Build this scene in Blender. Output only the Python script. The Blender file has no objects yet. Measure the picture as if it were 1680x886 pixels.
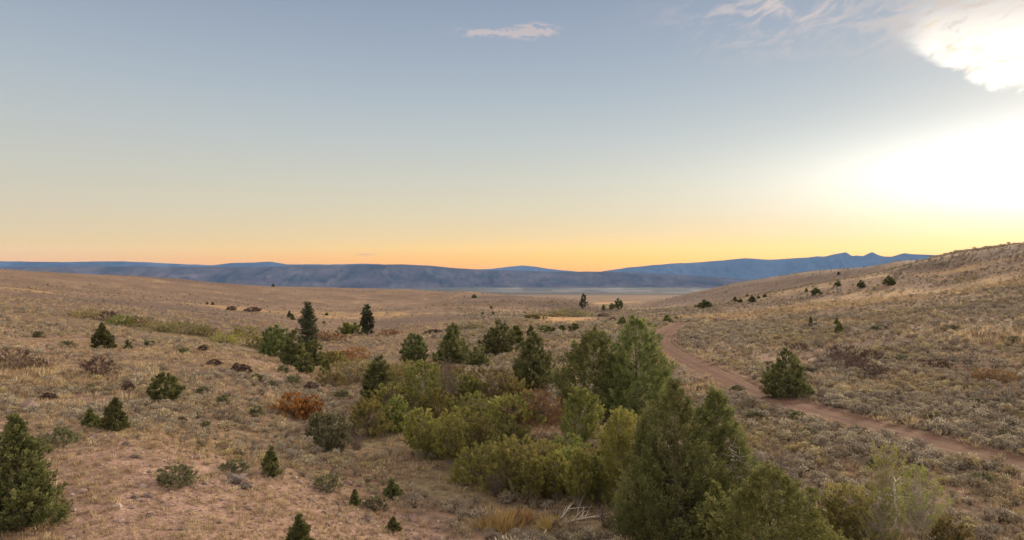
import bpy, math
import numpy as np
from mathutils import Vector

SC = bpy.context.scene
COL = SC.collection
R = np.random.default_rng(7)
F = 1120.0            # focal length in photo pixels (1680 wide)
CZ = 20.0             # camera height above the creek bottom


def lin(r, g, b):
    f = lambda c: c / 12.92 if c <= 0.04045 else ((c + 0.055) / 1.055) ** 2.4
    return (f(r / 255), f(g / 255), f(b / 255))


# ------------------------------------------------------------------ noise
def _h(i, j, s):
    n = (i.astype(np.int64) * 374761393 + j.astype(np.int64) * 668265263 + s * 974634777) & 0xFFFFFFFF
    n = ((n ^ (n >> 13)) * 1274126177) & 0xFFFFFFFF
    return ((n ^ (n >> 16)) & 0xFFFFFF) / float(0xFFFFFF)


def vnoise(x, y, s=0):
    i = np.floor(x); j = np.floor(y)
    fx = x - i; fy = y - j
    fx = fx * fx * (3 - 2 * fx); fy = fy * fy * (3 - 2 * fy)
    a = _h(i, j, s); b = _h(i + 1, j, s); c = _h(i, j + 1, s); d = _h(i + 1, j + 1, s)
    return (a + (b - a) * fx) * (1 - fy) + (c + (d - c) * fx) * fy


def fbm(x, y, s=0, o=4):
    t = 0; a = 0.5
    for k in range(o):
        t = t + a * (vnoise(x, y, s + k * 17) - 0.5) * 2
        x = x * 2.03 + 11.3; y = y * 2.03 - 7.7; a *= 0.5
    return t


def sstep(a, b, x):
    t = np.clip((x - a) / (b - a), 0, 1)
    return t * t * (3 - 2 * t)


# ------------------------------------------------------------------ terrain height: survey points fitted with a thin-plate surface
SURV = [
    # creek bottom
    (950, 886, 48), (820, 810, 58), (700, 740, 72), (640, 700, 83), (1100, 886, 47.5), (1250, 886, 47),
    (900, 700, 82), (840, 636, 112), (760, 620, 121), (940, 760, 67), (1040, 700, 84), (960, 640, 111),
    (820, 582, 163), (740, 600, 144), (680, 595, 147), (620, 652, 101),
    # far left flank of the valley
    (505, 598, 172), (603, 552, 290), (560, 585, 185), (700, 540, 275), (700, 510, 450), (700, 490, 650), (560, 640, 108),
    # near spur on the left and its crest
    (0, 886, 33), (0, 790, 41), (0, 730, 48), (0, 692, 53), (100, 702, 52), (250, 716, 52), (450, 772, 51.5), (600, 815, 53),
    (250, 800, 42), (250, 886, 35), (500, 886, 41), (700, 886, 47), (720, 820, 55),
    (0, 655, 70), (200, 690, 62), (0, 610, 86), (200, 640, 80), (400, 690, 70), (560, 700, 81), (400, 740, 60),
    # left slope
    (0, 560, 116), (0, 520, 170), (0, 480, 280), (0, 455, 410), (0, 441, 540), (200, 600, 100), (200, 560, 132), (200, 528, 195),
    (200, 500, 310), (200, 470, 500), (200, 452.5, 720), (400, 620, 98), (400, 580, 132), (400, 552, 200), (400, 520, 310),
    (400, 490, 520), (400, 466, 760), (560, 530, 350), (560, 500, 560), (560, 473, 830), (100, 448, 620), (300, 459, 740), (500, 470.5, 800),
    (760, 478.5, 740), (660, 475.5, 790), (850, 484, 660), (915, 488.5, 610), (950, 494, 580), (760, 489, 980), (850, 495, 900), (915, 500, 840), (955, 503, 800),
    # valley going away
    (850, 520, 370), (930, 526, 330), (960, 507, 730), (950, 513, 500), (900, 502, 520), (1000, 500, 1050), (1040, 505, 680),
    (1050, 540, 220), (980, 560, 186), (900, 550, 210), (870, 505, 500),
    # right side
    (1100, 580, 148), (1200, 625, 112), (1300, 667, 90), (1400, 695, 80), (1500, 720, 73), (1600, 748, 67), (1680, 765, 63.5),
    (1081, 562, 172), (1096, 543, 206), (1113, 533, 232), (1150, 500, 490), (1100, 520, 310), (1100, 506, 560), (1060, 497, 980),
    (1100, 488.5, 1080), (1160, 474, 1010), (1240, 458.5, 900), (1320, 445.5, 780), (1400, 438, 680), (1480, 425.5, 570), (1560, 416, 480), (1680, 398.5, 380),
    (1250, 500, 340), (1250, 560, 172), (1290, 650, 99), (1400, 600, 127), (1400, 550, 172), (1400, 500, 275), (1400, 471, 345), (1150, 499.5, 500), (1250, 483, 440), (1350, 465, 405), (1450, 447.5, 385), (1540, 429, 370), (1250, 496, 580), (1350, 478, 535), (1450, 457, 490),
    (1560, 640, 97), (1560, 560, 137), (1560, 500, 215), (1560, 460, 320), (1680, 700, 78), (1680, 600, 112), (1680, 530, 155),
    (1680, 470, 235), (1680, 430, 305), (1680, 886, 45), (1400, 886, 46), (1500, 800, 56), (1350, 760, 64),
    # beyond the picture's sides
    (1900, 800, 58), (1900, 640, 92), (1900, 500, 170), (1900, 420, 260), (1900, 372, 340), (2100, 886, 45), (2100, 640, 90), (2150, 380, 280),
    (-250, 886, 30), (-250, 680, 52), (-250, 600, 85), (-250, 520, 150), (-250, 460, 300), (-250, 428, 480), (-500, 880, 28), (-500, 640, 60), (-500, 520, 130), (-500, 420, 420),
]


def uv_of(X, Y):
    r = np.hypot(X, Y)
    return np.arctan2(X, Y) * 2.2, np.log(np.maximum(r, 1e-3))


_s = np.array(SURV, float)
_X = (_s[:, 0] - 840) / F * _s[:, 2]; _Y = _s[:, 2]; _Z = (443 - _s[:, 1]) / F * _s[:, 2]
_extra = []
# hollow ground behind the crests, so the crests stay crests
for px, py, Y in SURV:
    if Y >= 370 and ((py < 442 and px < 50) or px in (200, 100, 300) and py < 460 or px in (500,) and py > 470 and py < 472 or py < 459 and px >= 1240 and Y >= 380 and px < 1700 and py not in (430,) and (px, py) in ((1240, 458.5), (1320, 445.5), (1400, 438), (1480, 425.5), (1560, 416), (1680, 398.5))):
        _extra.append(((px - 840) / F * Y * 1.35, Y * 1.35, (443 - py) / F * Y - 0.055 * Y * 0.35 - 6))
if _extra:
    e = np.array(_extra)
    _X = np.r_[_X, e[:, 0]]; _Y = np.r_[_Y, e[:, 1]]; _Z = np.r_[_Z, e[:, 2]]
_U, _V = uv_of(_X, _Y)
# thin-plate in (u,v) of the view-angle slope z/r keeps near and far equally well fitted
_S = _Z / np.hypot(_X, _Y)


def _tps(d2):
    return np.where(d2 > 1e-12, 0.5 * d2 * np.log(d2 + 1e-30), 0.0)


n = len(_U)
A = np.zeros((n + 3, n + 3)); d2 = (_U[:, None] - _U) ** 2 + (_V[:, None] - _V) ** 2
A[:n, :n] = _tps(d2) + np.eye(n) * 4e-4
A[:n, n] = 1; A[:n, n + 1] = _U; A[:n, n + 2] = _V; A[n:, :n] = A[:n, n:].T
_W = np.linalg.solve(A, np.r_[_S, 0, 0, 0])
LN0, LN1 = math.log(27.0), math.log(1350.0)


def base_h(X, Y):
    """Smooth ground height, world z (creek bottom near 0)."""
    sh = np.shape(X); X = np.ravel(np.asarray(X, float)); Y = np.ravel(np.asarray(Y, float))
    out = np.empty(len(X))
    for k in range(0, len(X), 40000):
        x = X[k:k + 40000]; y = Y[k:k + 40000]
        u, v = uv_of(x, y); r = np.exp(v)
        uc = np.clip(u, -2.0, 2.0); vc = np.clip(v, LN0, LN1)
        d2 = (uc[:, None] - _U) ** 2 + (vc[:, None] - _V) ** 2
        s = _tps(d2) @ _W[:n] + _W[n] + _W[n + 1] * uc + _W[n + 2] * vc
        z = s * np.exp(vc)
        side = sstep(1.75, 2.9, np.abs(u))            # behind the camera the ground levels out
        zb = -16.5 - 0.02 * np.maximum(r - 200, 0)
        z = z * (1 - side) + np.maximum(zb, -60) * side
        far = sstep(math.log(1150), math.log(1900), v)
        zfar = np.maximum(-60 - (r - 1300) * 0.0295, -285)
        z = z * (1 - far) + zfar * far
        out[k:k + 40000] = z + CZ
    return out.reshape(sh)


def cast(px, py, fn=None, r0=24.0, r1=1300.0, near=False):
    """Where the line of sight through a photo pixel meets the ground: a point on the ground."""
    fn = fn or base_h
    ys = np.exp(np.linspace(math.log(r0), math.log(r1), 900))
    X = (px - 840) / F * ys; zr = CZ + (443 - py) / F * ys
    d = zr - fn(X, ys)
    i = np.nonzero((d[:-1] > 0) & (d[1:] <= 0))[0]
    if len(i) == 0:
        k = int(np.argmin(np.abs(d) / ys)); y = ys[k]
    else:
        k = i[0]; t = d[k] / (d[k] - d[k + 1]); y = ys[k] + t * (ys[k + 1] - ys[k])
    return (px - 840) / F * y, y


# the dirt road's centre line
ROADPX = [(1760, 784), (1680, 765), (1600, 746), (1500, 718), (1400, 693), (1300, 664), (1200, 625), (1140, 597), (1100, 576), (1083, 562), (1090, 548), (1106, 537), (1120, 531.5)]
rp = [cast(*p) for p in ROADPX]
ext = (rp[0][0] * 2 - rp[1][0], rp[0][1] * 2 - rp[1][1]); rp = [(ext[0] + 12, ext[1] - 25)] + [ext] + rp
rp = np.array(rp)


def catmull(p, m):
    out = []
    for i in range(len(p) - 1):
        a = p[max(i - 1, 0)]; b = p[i]; c = p[i + 1]; d = p[min(i + 2, len(p) - 1)]
        for t in np.linspace(0, 1, m, endpoint=False):
            out.append(0.5 * (2 * b + (c - a) * t + (2 * a - 5 * b + 4 * c - d) * t * t + (3 * b - a - 3 * c + d) * t ** 3))
    out.append(p[-1]); return np.array(out)


ROAD = catmull(rp, 24)
for _k in range(20):
    ROAD[1:-1] = (ROAD[:-2] + 2 * ROAD[1:-1] + ROAD[2:]) / 4
RW = 2.5


def road_dist(X, Y):
    sh = np.shape(X); X = np.ravel(X); Y = np.ravel(Y)
    out = np.full(len(X), 1e3)
    m = np.nonzero((X > ROAD[:, 0].min() - 12) & (X < ROAD[:, 0].max() + 12) & (Y > ROAD[:, 1].min() - 12) & (Y < ROAD[:, 1].max() + 12))[0]
    a = ROAD[:-1]; ab = ROAD[1:] - a; L2 = (ab ** 2).sum(1)
    for k in range(0, len(m), 20000):
        i = m[k:k + 20000]; p = np.stack([X[i], Y[i]], 1)
        t = np.clip(((p[:, None, :] - a) * ab).sum(2) / L2, 0, 1)
        q = a + ab * t[:, :, None]
        out[i] = np.sqrt(((p[:, None, :] - q) ** 2).sum(2)).min(1)
    return out.reshape(sh)


def ground(X, Y, rd=None):
    X = np.asarray(X, float); Y = np.asarray(Y, float)
    r = np.hypot(X, Y)
    z = base_h(X, Y)
    if rd is None:
        rd = road_dist(X, Y)
    w = sstep(RW * 0.95, RW + 2.5, rd)
    near = sstep(900, 60, r)
    bump = fbm(X / 2.2, Y / 2.2, 3, 3) * 0.16 * near + fbm(X / 9, Y / 9, 5, 3) * 0.35 + fbm(X / 45, Y / 45, 9, 3) * np.clip(r / 300, 0.25, 1.6)
    bump = bump + np.abs(fbm(X / 160, Y / 160, 21, 3)) * -3.5 * sstep(250, 700, r) * sstep(4000, 1200, r)
    berm = 0.10 * np.exp(-((rd - RW - 0.7) / 0.6) ** 2) - 0.12 * sstep(RW + 0.2, RW - 0.3, rd)
    return z + bump * w + berm


def at(px, py, **k):
    x, y = cast(px, py, **k)
    return x, y, float(ground(np.array([x]), np.array([y]))[0])


# ------------------------------------------------------------------ mesh and tag helpers
def mesh_from(name, V, loops, starts, totals, attrs=None, smooth=False):
    me = bpy.data.meshes.new(name)
    me.vertices.add(len(V)); me.vertices.foreach_set('co', np.ascontiguousarray(V, dtype=np.float32).ravel())
    if len(loops):
        me.loops.add(len(loops)); me.loops.foreach_set('vertex_index', np.ascontiguousarray(loops, dtype=np.int32))
        me.polygons.add(len(starts)); me.polygons.foreach_set('loop_start', np.ascontiguousarray(starts, dtype=np.int32))
        try:
            me.polygons.foreach_set('loop_total', np.ascontiguousarray(totals, dtype=np.int32))
        except Exception:
            pass
    me.update(calc_edges=True)
    if len(loops):
        me.polygons.foreach_set('use_smooth', np.full(len(starts), smooth, dtype=bool))
    for k, a in (attrs or {}).items():
        if a.dtype.kind == 'i':
            at_ = me.attributes.new(k, 'INT', 'POINT'); at_.data.foreach_set('value', a.astype(np.int32))
        else:
            at_ = me.attributes.new(k, 'FLOAT', 'POINT'); at_.data.foreach_set('value', a.astype(np.float32))
    return me


class Geo:
    """Collects leaves and tubes into arrays; one Geo becomes one mesh."""
    def __init__(s):
        s.V = []; s.Q = []; s.T = []; s.nv = 0; s.tint = []

    def quads(s, V, q, tint):
        s.V.append(V); s.Q.append(q + s.nv); s.tint.append(tint); s.nv += len(V)

    def leaves(s, P, D, L, W, tint):
        n = len(P)
        side = np.cross(D, R.normal(size=(n, 3))); side /= np.linalg.norm(side, axis=1)[:, None] + 1e-9
        L = np.asarray(L)[:, None]; W = np.asarray(W)[:, None]
        V = np.stack([P, P + D * L * .45 + side * W * .5, P + D * L, P + D * L * .45 - side * W * .5], 1).reshape(-1, 3)
        q = np.arange(4 * n).reshape(n, 4)
        s.quads(V, q, np.repeat(tint, 4))

    def tube(s, pts, rad, sides=5, tint=0.5):
        pts = np.asarray(pts, float); m = len(pts); rad = np.broadcast_to(rad, (m,))
        d = np.gradient(pts, axis=0); d /= np.linalg.norm(d, axis=1)[:, None] + 1e-9
        ref = np.array([0.31, 0.17, 0.1]) if abs(d[0, 2]) > .8 else np.array([0, 0, 1.0])
        a = np.cross(d, ref); a /= np.linalg.norm(a, axis=1)[:, None] + 1e-9
        b = np.cross(d, a)
        th = np.arange(sides) / sides * 2 * np.pi
        ring = pts[:, None, :] + rad[:, None, None] * (np.cos(th)[None, :, None] * a[:, None, :] + np.sin(th)[None, :, None] * b[:, None, :])
        q = []
        for i in range(m - 1):
            for k in range(sides):
                q.append((i * sides + k, i * sides + (k + 1) % sides, (i + 1) * sides + (k + 1) % sides, (i + 1) * sides + k))
        s.quads(ring.reshape(-1, 3), np.array(q), np.full(m * sides, tint))

    def arrays(s):
        return np.concatenate(s.V), np.concatenate(s.Q), np.concatenate(s.tint)

    def mesh(s, name, mat, smooth=False):
        V, Q, t = s.arrays()
        me = mesh_from(name, V, Q.ravel(), np.arange(len(Q)) * 4, np.full(len(Q), 4), {'tint': t}, smooth)
        me.materials.append(mat); return me


def link(name, data, parent=None, loc=None):
    o = bpy.data.objects.new(name, data); COL.objects.link(o)
    if parent: o.parent = parent
    if loc is not None: o.location = loc
    return o


def tag(o, label, cat, group=None, kind=None):
    o['label'] = label; o['category'] = cat
    if group: o['group'] = group
    if kind: o['kind'] = kind
    return o


# ------------------------------------------------------------------ materials
class NT:
    def __init__(s, nt):
        s.nt = nt; nt.nodes.clear()

    def n(s, typ, **kw):
        nd = s.nt.nodes.new(typ)
        for k, v in kw.items():
            setattr(nd, k, v)
        return nd

    def put(s, sock, v):
        if hasattr(v, 'is_linked') or isinstance(v, bpy.types.NodeSocket):
            s.nt.links.new(v, sock)
        elif v is not None:
            if isinstance(v, (tuple, list)) and len(v) == 3 and sock.type == 'RGBA':
                v = (*v, 1)
            sock.default_value = v

    def m(s, op, a, b=None, c=None, clamp=False):
        nd = s.n('ShaderNodeMath', operation=op, use_clamp=clamp)
        s.put(nd.inputs[0], a)
        if b is not None: s.put(nd.inputs[1], b)
        if c is not None: s.put(nd.inputs[2], c)
        return nd.outputs[0]

    def mix(s, f, a, b, mode='MIX'):
        nd = s.n('ShaderNodeMix', data_type='RGBA', blend_type=mode)
        s.put(nd.inputs[0], f); s.put(nd.inputs[6], a); s.put(nd.inputs[7], b)
        return nd.outputs[2]

    def ramp(s, f, stops, interp='LINEAR'):
        nd = s.n('ShaderNodeValToRGB'); cr = nd.color_ramp; cr.interpolation = interp
        while len(cr.elements) < len(stops): cr.elements.new(0.5)
        for e, (p, c) in zip(cr.elements, stops):
            e.position = p; e.color = (*c, 1)
        s.put(nd.inputs[0], f); return nd.outputs[0]

    def noise(s, vec, scale, detail=4, rough=0.55, dist=0.0):
        nd = s.n('ShaderNodeTexNoise'); s.put(nd.inputs['Vector'], vec)
        nd.inputs['Scale'].default_value = scale; nd.inputs['Detail'].default_value = detail
        nd.inputs['Roughness'].default_value = rough; nd.inputs['Distortion'].default_value = dist
        return nd.outputs['Fac']

    def step(s, x, a, b):
        nd = s.n('ShaderNodeMapRange', interpolation_type='SMOOTHSTEP')
        s.put(nd.inputs[0], x); nd.inputs[1].default_value = a; nd.inputs[2].default_value = b
        return nd.outputs[0]

    def attr(s, name, t='GEOMETRY'):
        nd = s.n('ShaderNodeAttribute', attribute_name=name, attribute_type=t); return nd.outputs['Fac']


def new_mat(name):
    m = bpy.data.materials.new(name); m.use_nodes = True
    return m, NT(m.node_tree)


def leaf_mat(name, c0, c1, c2, trans=0.22, vary=0.25, use_hue=False, h0=None, h1=None):
    m, t = new_mat(name)
    col = t.ramp(t.attr('tint'), [(0.0, c0), (0.5, c1), (1.0, c2)])
    if use_hue:
        col2 = t.ramp(t.attr('tint'), [(0.0, h0), (1.0, h1)])
        col = t.mix(t.attr('hue', 'INSTANCER'), col, col2)
    oi = t.n('ShaderNodeObjectInfo')
    hs = t.n('ShaderNodeHueSaturation')
    t.put(hs.inputs['Hue'], t.m('MULTIPLY_ADD', oi.outputs['Random'], 0.03, 0.485))
    t.put(hs.inputs['Value'], t.m('MULTIPLY_ADD', oi.outputs['Random'], vary * 2, 1 - vary))
    t.put(hs.inputs['Color'], col)
    p = t.n('ShaderNodeBsdfPrincipled'); t.put(p.inputs['Base Color'], hs.outputs[0])
    p.inputs['Roughness'].default_value = 0.75; p.inputs['Specular IOR Level'].default_value = 0.15
    tr = t.n('ShaderNodeBsdfTranslucent'); t.put(tr.inputs['Color'], hs.outputs[0])
    mx = t.n('ShaderNodeMixShader'); mx.inputs[0].default_value = trans
    t.put(mx.inputs[1], p.outputs[0]); t.put(mx.inputs[2], tr.outputs[0])
    o = t.n('ShaderNodeOutputMaterial'); t.put(o.inputs[0], mx.outputs[0])
    return m


def bark_mat(name, a, b, scale=6):
    m, t = new_mat(name)
    g = t.n('ShaderNodeTexCoord'); mp = t.n('ShaderNodeMapping'); mp.inputs['Scale'].default_value = (1, 1, .25)
    t.put(mp.inputs[0], g.outputs['Object'])
    nz = t.noise(mp.outputs[0], scale, 5, .7)
    p = t.n('ShaderNodeBsdfPrincipled'); t.put(p.inputs['Base Color'], t.ramp(nz, [(0.3, a), (0.7, b)]))
    p.inputs['Roughness'].default_value = .9
    bp = t.n('ShaderNodeBump'); bp.inputs['Strength'].default_value = .5; bp.inputs['Distance'].default_value = .03
    t.put(bp.inputs['Height'], nz); t.put(p.inputs['Normal'], bp.outputs[0])
    o = t.n('ShaderNodeOutputMaterial'); t.put(o.inputs[0], p.outputs[0])
    return m


M = {}
M['juniper'] = leaf_mat('juniper_needles', (.062, .080, .027), (.140, .158, .054), (.245, .245, .09), .28)
M['olivejuniper'] = M['juniper']
M['juniper'] = leaf_mat('dark_juniper_needles', (.048, .060, .022), (.115, .122, .046), (.205, .198, .078), .24)
M['brightjuniper'] = leaf_mat('bright_juniper_needles', (.068, .082, .026), (.155, .165, .052), (.26, .25, .085), .25)
M['pine'] = leaf_mat('pine_needles', (.030, .036, .018), (.062, .068, .034), (.11, .108, .055), .15)
M['willow'] = leaf_mat('willow_leaves', (.112, .108, .030), (.215, .200, .056), (.32, .288, .09), .35)
M['green'] = leaf_mat('green_leaves', (.085, .098, .026), (.165, .178, .048), (.26, .255, .076), .36)
M['olive'] = leaf_mat('olive_leaves', (.100, .088, .032), (.20, .168, .060), (.29, .225, .09), .33)
M['orange'] = leaf_mat('orange_leaves', (.15, .062, .026), (.28, .12, .042), (.33, .19, .06), .25)
M['russet'] = leaf_mat('russet_leaves', (.11, .052, .026), (.19, .095, .042), (.26, .145, .06), .25)
M['brown'] = leaf_mat('brown_twigs', (.055, .036, .03), (.11, .072, .056), (.17, .115, .09), .15)
M['greybush'] = leaf_mat('grey_green_leaves', (.085, .085, .045), (.155, .148, .080), (.22, .205, .12), .25)
M['sage'] = leaf_mat('sage_leaves', (.075, .060, .046), (.255, .218, .168), (.455, .40, .31), .15, .30, True, (.11, .082, .04), (.47, .375, .19))
M['grass'] = leaf_mat('dry_grass', (.21, .145, .08), (.34, .255, .155), (.48, .385, .25), .3, .25)
M['goldgrass'] = leaf_mat('golden_grass', (.23, .145, .055), (.36, .24, .095), (.46, .33, .15), .3, .15)
M['bark'] = bark_mat('bark_grey_brown', (.045, .034, .026), (.12, .092, .07))
M['palebark'] = bark_mat('bark_pale', (.16, .135, .105), (.38, .33, .27))
M['deadwood'] = bark_mat('bare_grey_wood', (.26, .22, .18), (.55, .49, .42))
M['twig'] = bark_mat('twig_purple_brown', (.055, .04, .034), (.15, .11, .09))

# rock
m, t = new_mat('dark_rock')
g = t.n('ShaderNodeTexCoord'); nz = t.noise(g.outputs['Object'], 5, 6, .65)
p = t.n('ShaderNodeBsdfPrincipled'); t.put(p.inputs['Base Color'], t.ramp(nz, [(.3, (.03, .026, .024)), (.7, (.13, .10, .085))])); p.inputs['Roughness'].default_value = .9
o = t.n('ShaderNodeOutputMaterial'); t.put(o.inputs[0], p.outputs[0]); M['rock'] = m


# ------------------------------------------------------------------ ground sheet
def patch(X, Y, px, py, rx, ry):
    x0, y0 = cast(px, py); a0 = math.atan2(x0, y0)
    wa = rx / F * math.cos(a0) ** 2
    ra = math.hypot(*cast(px, py + ry)); rb = math.hypot(*cast(px, max(py - ry, 300)))
    l0 = math.log(math.hypot(x0, y0)); wl = max(abs(math.log(rb) - math.log(ra)) / 2, .02)
    a = np.arctan2(X, Y); l = np.log(np.hypot(X, Y))
    w = fbm(X / 25, Y / 25, 77, 4)
    d2 = ((a - a0) / wa) ** 2 + ((l - l0) / wl) ** 2
    return sstep(1.6, .35, d2 + w * .9)


GOLD = [(90, 622, 190, 13), (30, 612, 90, 10), (385, 504, 70, 4), (560, 517, 150, 4), (1330, 506, 230, 7), (1500, 482, 190, 7), (1290, 480, 90, 3), (1400, 461, 80, 3), (1620, 470, 90, 5), (1560, 445, 80, 4), (1180, 520, 60, 6), (1640, 550, 90, 14),
        (1092, 590, 12, 26), (1150, 640, 34, 14), (1545, 740, 45, 7), (1490, 690, 60, 9), (1400, 640, 40, 5), (1350, 530, 60, 5), (60, 478, 70, 3), (815, 850, 30, 16), (900, 858, 40, 10), (1000, 600, 40, 8), (880, 585, 40, 6)]
MEADOW = [(930, 525, 62, 6), (1000, 496, 60, 3)]
SLOPE_SHADE = [(1180, 478, 110, 10), (1300, 458, 90, 8), (1400, 442, 70, 6), (930, 494, 40, 5), (980, 508, 60, 3), (200, 505, 230, 14), (380, 532, 130, 12), (480, 545, 80, 14), (1120, 490, 60, 5), (900, 497, 60, 5), (820, 486, 90, 3), (1550, 430, 100, 8), (1640, 415, 60, 8), (700, 525, 90, 5), (300, 460, 120, 3), (1450, 575, 130, 16), (1620, 610, 100, 20)]  # slope shade behind the shrub line and folds, painted into the ground
REED = [(895, 703, 42, 17)]
BARESPOT = [(1300, 655, 60, 8), (1590, 690, 60, 10), (1560, 605, 70, 12), (160, 570, 120, 14), (600, 625, 60, 8), (1300, 590, 60, 6), (480, 610, 70, 12)]
MOIST = [(900, 860, 130, 30), (760, 790, 100, 30), (650, 725, 70, 18), (1000, 830, 90, 60), (740, 660, 130, 40), (880, 760, 110, 50), (560, 600, 60, 16), (620, 600, 80, 14), (340, 552, 120, 8), (220, 535, 100, 5), (930, 517, 40, 4), (760, 530, 40, 4)]
CREST = [(-600, 670), (0, 690), (100, 700), (250, 714), (350, 742), (450, 771), (550, 800), (640, 828), (720, 860), (780, 900)]
_cr = np.array([(math.atan((p[0] - 840) / F), math.log(math.hypot(*cast(*p)))) for p in CREST])


def masks(X, Y):
    r = np.hypot(X, Y); a = np.arctan2(X, Y); l = np.log(np.maximum(r, 1))
    gold = np.zeros_like(r); moist = np.zeros_like(r); meadow = np.zeros_like(r); reed = np.zeros_like(r); bare = np.zeros_like(r)
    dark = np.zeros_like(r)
    for p in SLOPE_SHADE: dark = np.maximum(dark, patch(X, Y, *p))
    for p in GOLD: gold = np.maximum(gold, patch(X, Y, *p))
    for p in MEADOW: meadow = np.maximum(meadow, patch(X, Y, *p))
    for p in REED: reed = np.maximum(reed, patch(X, Y, *p))
    for p in MOIST: moist = np.maximum(moist, patch(X, Y, *p))
    for p in BARESPOT: bare = np.maximum(bare, .7 * patch(X, Y, *p))
    lc = np.interp(a, _cr[:, 0], _cr[:, 1])
    spur = sstep(.05, -.04, l - lc + fbm(X / 6, Y / 6, 31, 3) * .05) * (a < -.02)
    spur *= sstep(-.02, -.14, a)
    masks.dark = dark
    return gold, moist, meadow, reed, bare, spur


def build_ground():
    az = np.unique(np.r_[np.arange(-math.pi, -.74, .022), np.arange(-.74, .74, .00165), np.arange(.74, math.pi, .022)])
    rr = np.r_[np.exp(np.arange(math.log(4), math.log(1500), .0125)), np.exp(np.linspace(math.log(1520), math.log(27100), 70))]
    Rm, Am = np.meshgrid(rr, az, indexing='ij')
    X = Rm * np.sin(Am); Y = Rm * np.cos(Am)
    rd = road_dist(X, Y)
    Z = ground(X, Y, rd)
    nr, na = X.shape
    V = np.stack([X, Y, Z], 2).reshape(-1, 3)
    i = np.arange(nr - 1)[:, None] * na; j = np.arange(na)[None, :]; j2 = (j + 1) % na
    Q = np.stack([i + j, i + na + j, i + na + j2, i + j2], 2).reshape(-1, 4)[:, ::-1]
    hub = len(V)
    V = np.vstack([V, [[0, 0, float(Z[0].mean())]]])
    T = np.stack([np.full(na, hub), np.arange(na), (np.arange(na) + 1) % na], 1)[:, ::-1]
    loops = np.r_[Q.ravel(), T.ravel()]
    starts = np.r_[np.arange(len(Q)) * 4, len(Q) * 4 + np.arange(na) * 3]
    totals = np.r_[np.full(len(Q), 4), np.full(na, 3)]
    gold, moist, meadow, reed, bare, spur = [np.r_[q.ravel(), 0.] for q in masks(X, Y)]
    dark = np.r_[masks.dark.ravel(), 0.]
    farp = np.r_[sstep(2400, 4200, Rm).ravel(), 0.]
    road = np.r_[sstep(RW + 1.5, RW + .2, rd).ravel(), 0.]
    # the pale flats far out in the basin
    a = Am.ravel(); rr_ = Rm.ravel()
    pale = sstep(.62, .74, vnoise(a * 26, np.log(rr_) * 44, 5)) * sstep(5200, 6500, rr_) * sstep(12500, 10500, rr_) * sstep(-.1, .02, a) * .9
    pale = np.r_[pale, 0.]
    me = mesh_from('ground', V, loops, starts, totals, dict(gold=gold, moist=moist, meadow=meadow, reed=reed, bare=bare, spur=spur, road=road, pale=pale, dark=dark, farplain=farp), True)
    m, t = new_mat('rangeland')
    geo = t.n('ShaderNodeNewGeometry'); P = geo.outputs['Position']
    n_big = t.noise(P, .012, 5, .6); n_mid = t.noise(P, .11, 5, .62); n_sm = t.noise(P, .9, 5, .65); n_fine = t.noise(P, 5.0, 4, .7)
    vor = t.n('ShaderNodeTexVoronoi'); t.put(vor.inputs['Vector'], P); vor.inputs['Scale'].default_value = .42; vor.inputs['Randomness'].default_value = 1
    grass = t.ramp(n_sm, [(.28, (.075, .049, .034)), (.48, (.165, .106, .070)), (.72, (.275, .186, .122))])
    grass = t.mix(t.step(n_big, .40, .62), grass, t.ramp(n_sm, [(.3, (.065, .042, .03)), (.5, (.125, .08, .056)), (.75, (.19, .128, .09))]))
    # low grey-brown scrub between the grass
    scrub = t.step(t.m('ADD', vor.outputs['Distance'], t.m('MULTIPLY', n_mid, .9)), 1.0, .55)
    grass = t.mix(t.m('MULTIPLY', scrub, .75), grass, t.ramp(n_fine, [(.3, (.05, .042, .032)), (.7, (.13, .106, .08))]))
    n_4 = t.noise(P, .30, 4, .6); n_20 = t.noise(P, .045, 4, .6)
    grass = t.mix(t.m('MULTIPLY', t.step(n_4, .46, .60), .55), grass, t.ramp(n_fine, [(.3, (.05, .038, .028)), (.7, (.11, .086, .06))]))
    grass = t.mix(t.m('MULTIPLY', t.step(n_20, .55, .68), .55), grass, (.27, .185, .105))
    grass = t.mix(t.m('MULTIPLY', t.attr('dark'), .8), grass, t.ramp(n_fine, [(.3, (.055, .038, .033)), (.7, (.125, .085, .068))]))  # slope shade painted as a darker purple-brown ground colour
    goldc = t.ramp(n_sm, [(.3, (.17, .105, .05)), (.5, (.28, .182, .085)), (.75, (.38, .265, .14))])
    col = t.mix(t.m('MULTIPLY', t.m('MULTIPLY', t.attr('gold'), .85), t.step(n_mid, .34, .62)), grass, goldc)
    soil = t.ramp(n_sm, [(.25, (.07, .043, .034)), (.42, (.16, .100, .078)), (.58, (.24, .155, .120)), (.75, (.37, .265, .21))])
    soil = t.mix(t.step(n_fine, .52, .66), soil, (.31, .225, .145))
    soil = t.mix(t.m('MULTIPLY', t.step(n_fine, .44, .32), .75), soil, (.065, .044, .035))
    soil = t.mix(t.m('MULTIPLY', t.step(n_mid, .50, .68), .8), soil, (.13, .088, .056))
    col = t.mix(t.m('MULTIPLY', t.attr('bare'), .9), col, soil)
    col = t.mix(t.m('MULTIPLY', t.attr('spur'), .92), col, soil)
    col = t.mix(t.m('MULTIPLY', t.attr('moist'), .85), col, t.ramp(n_sm, [(.3, (.07, .055, .032)), (.55, (.135, .105, .06)), (.8, (.22, .165, .095))]))
    col = t.mix(t.attr('meadow'), col, t.ramp(n_sm, [(.3, (.25, .145, .068)), (.7, (.36, .225, .115))]))
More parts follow.
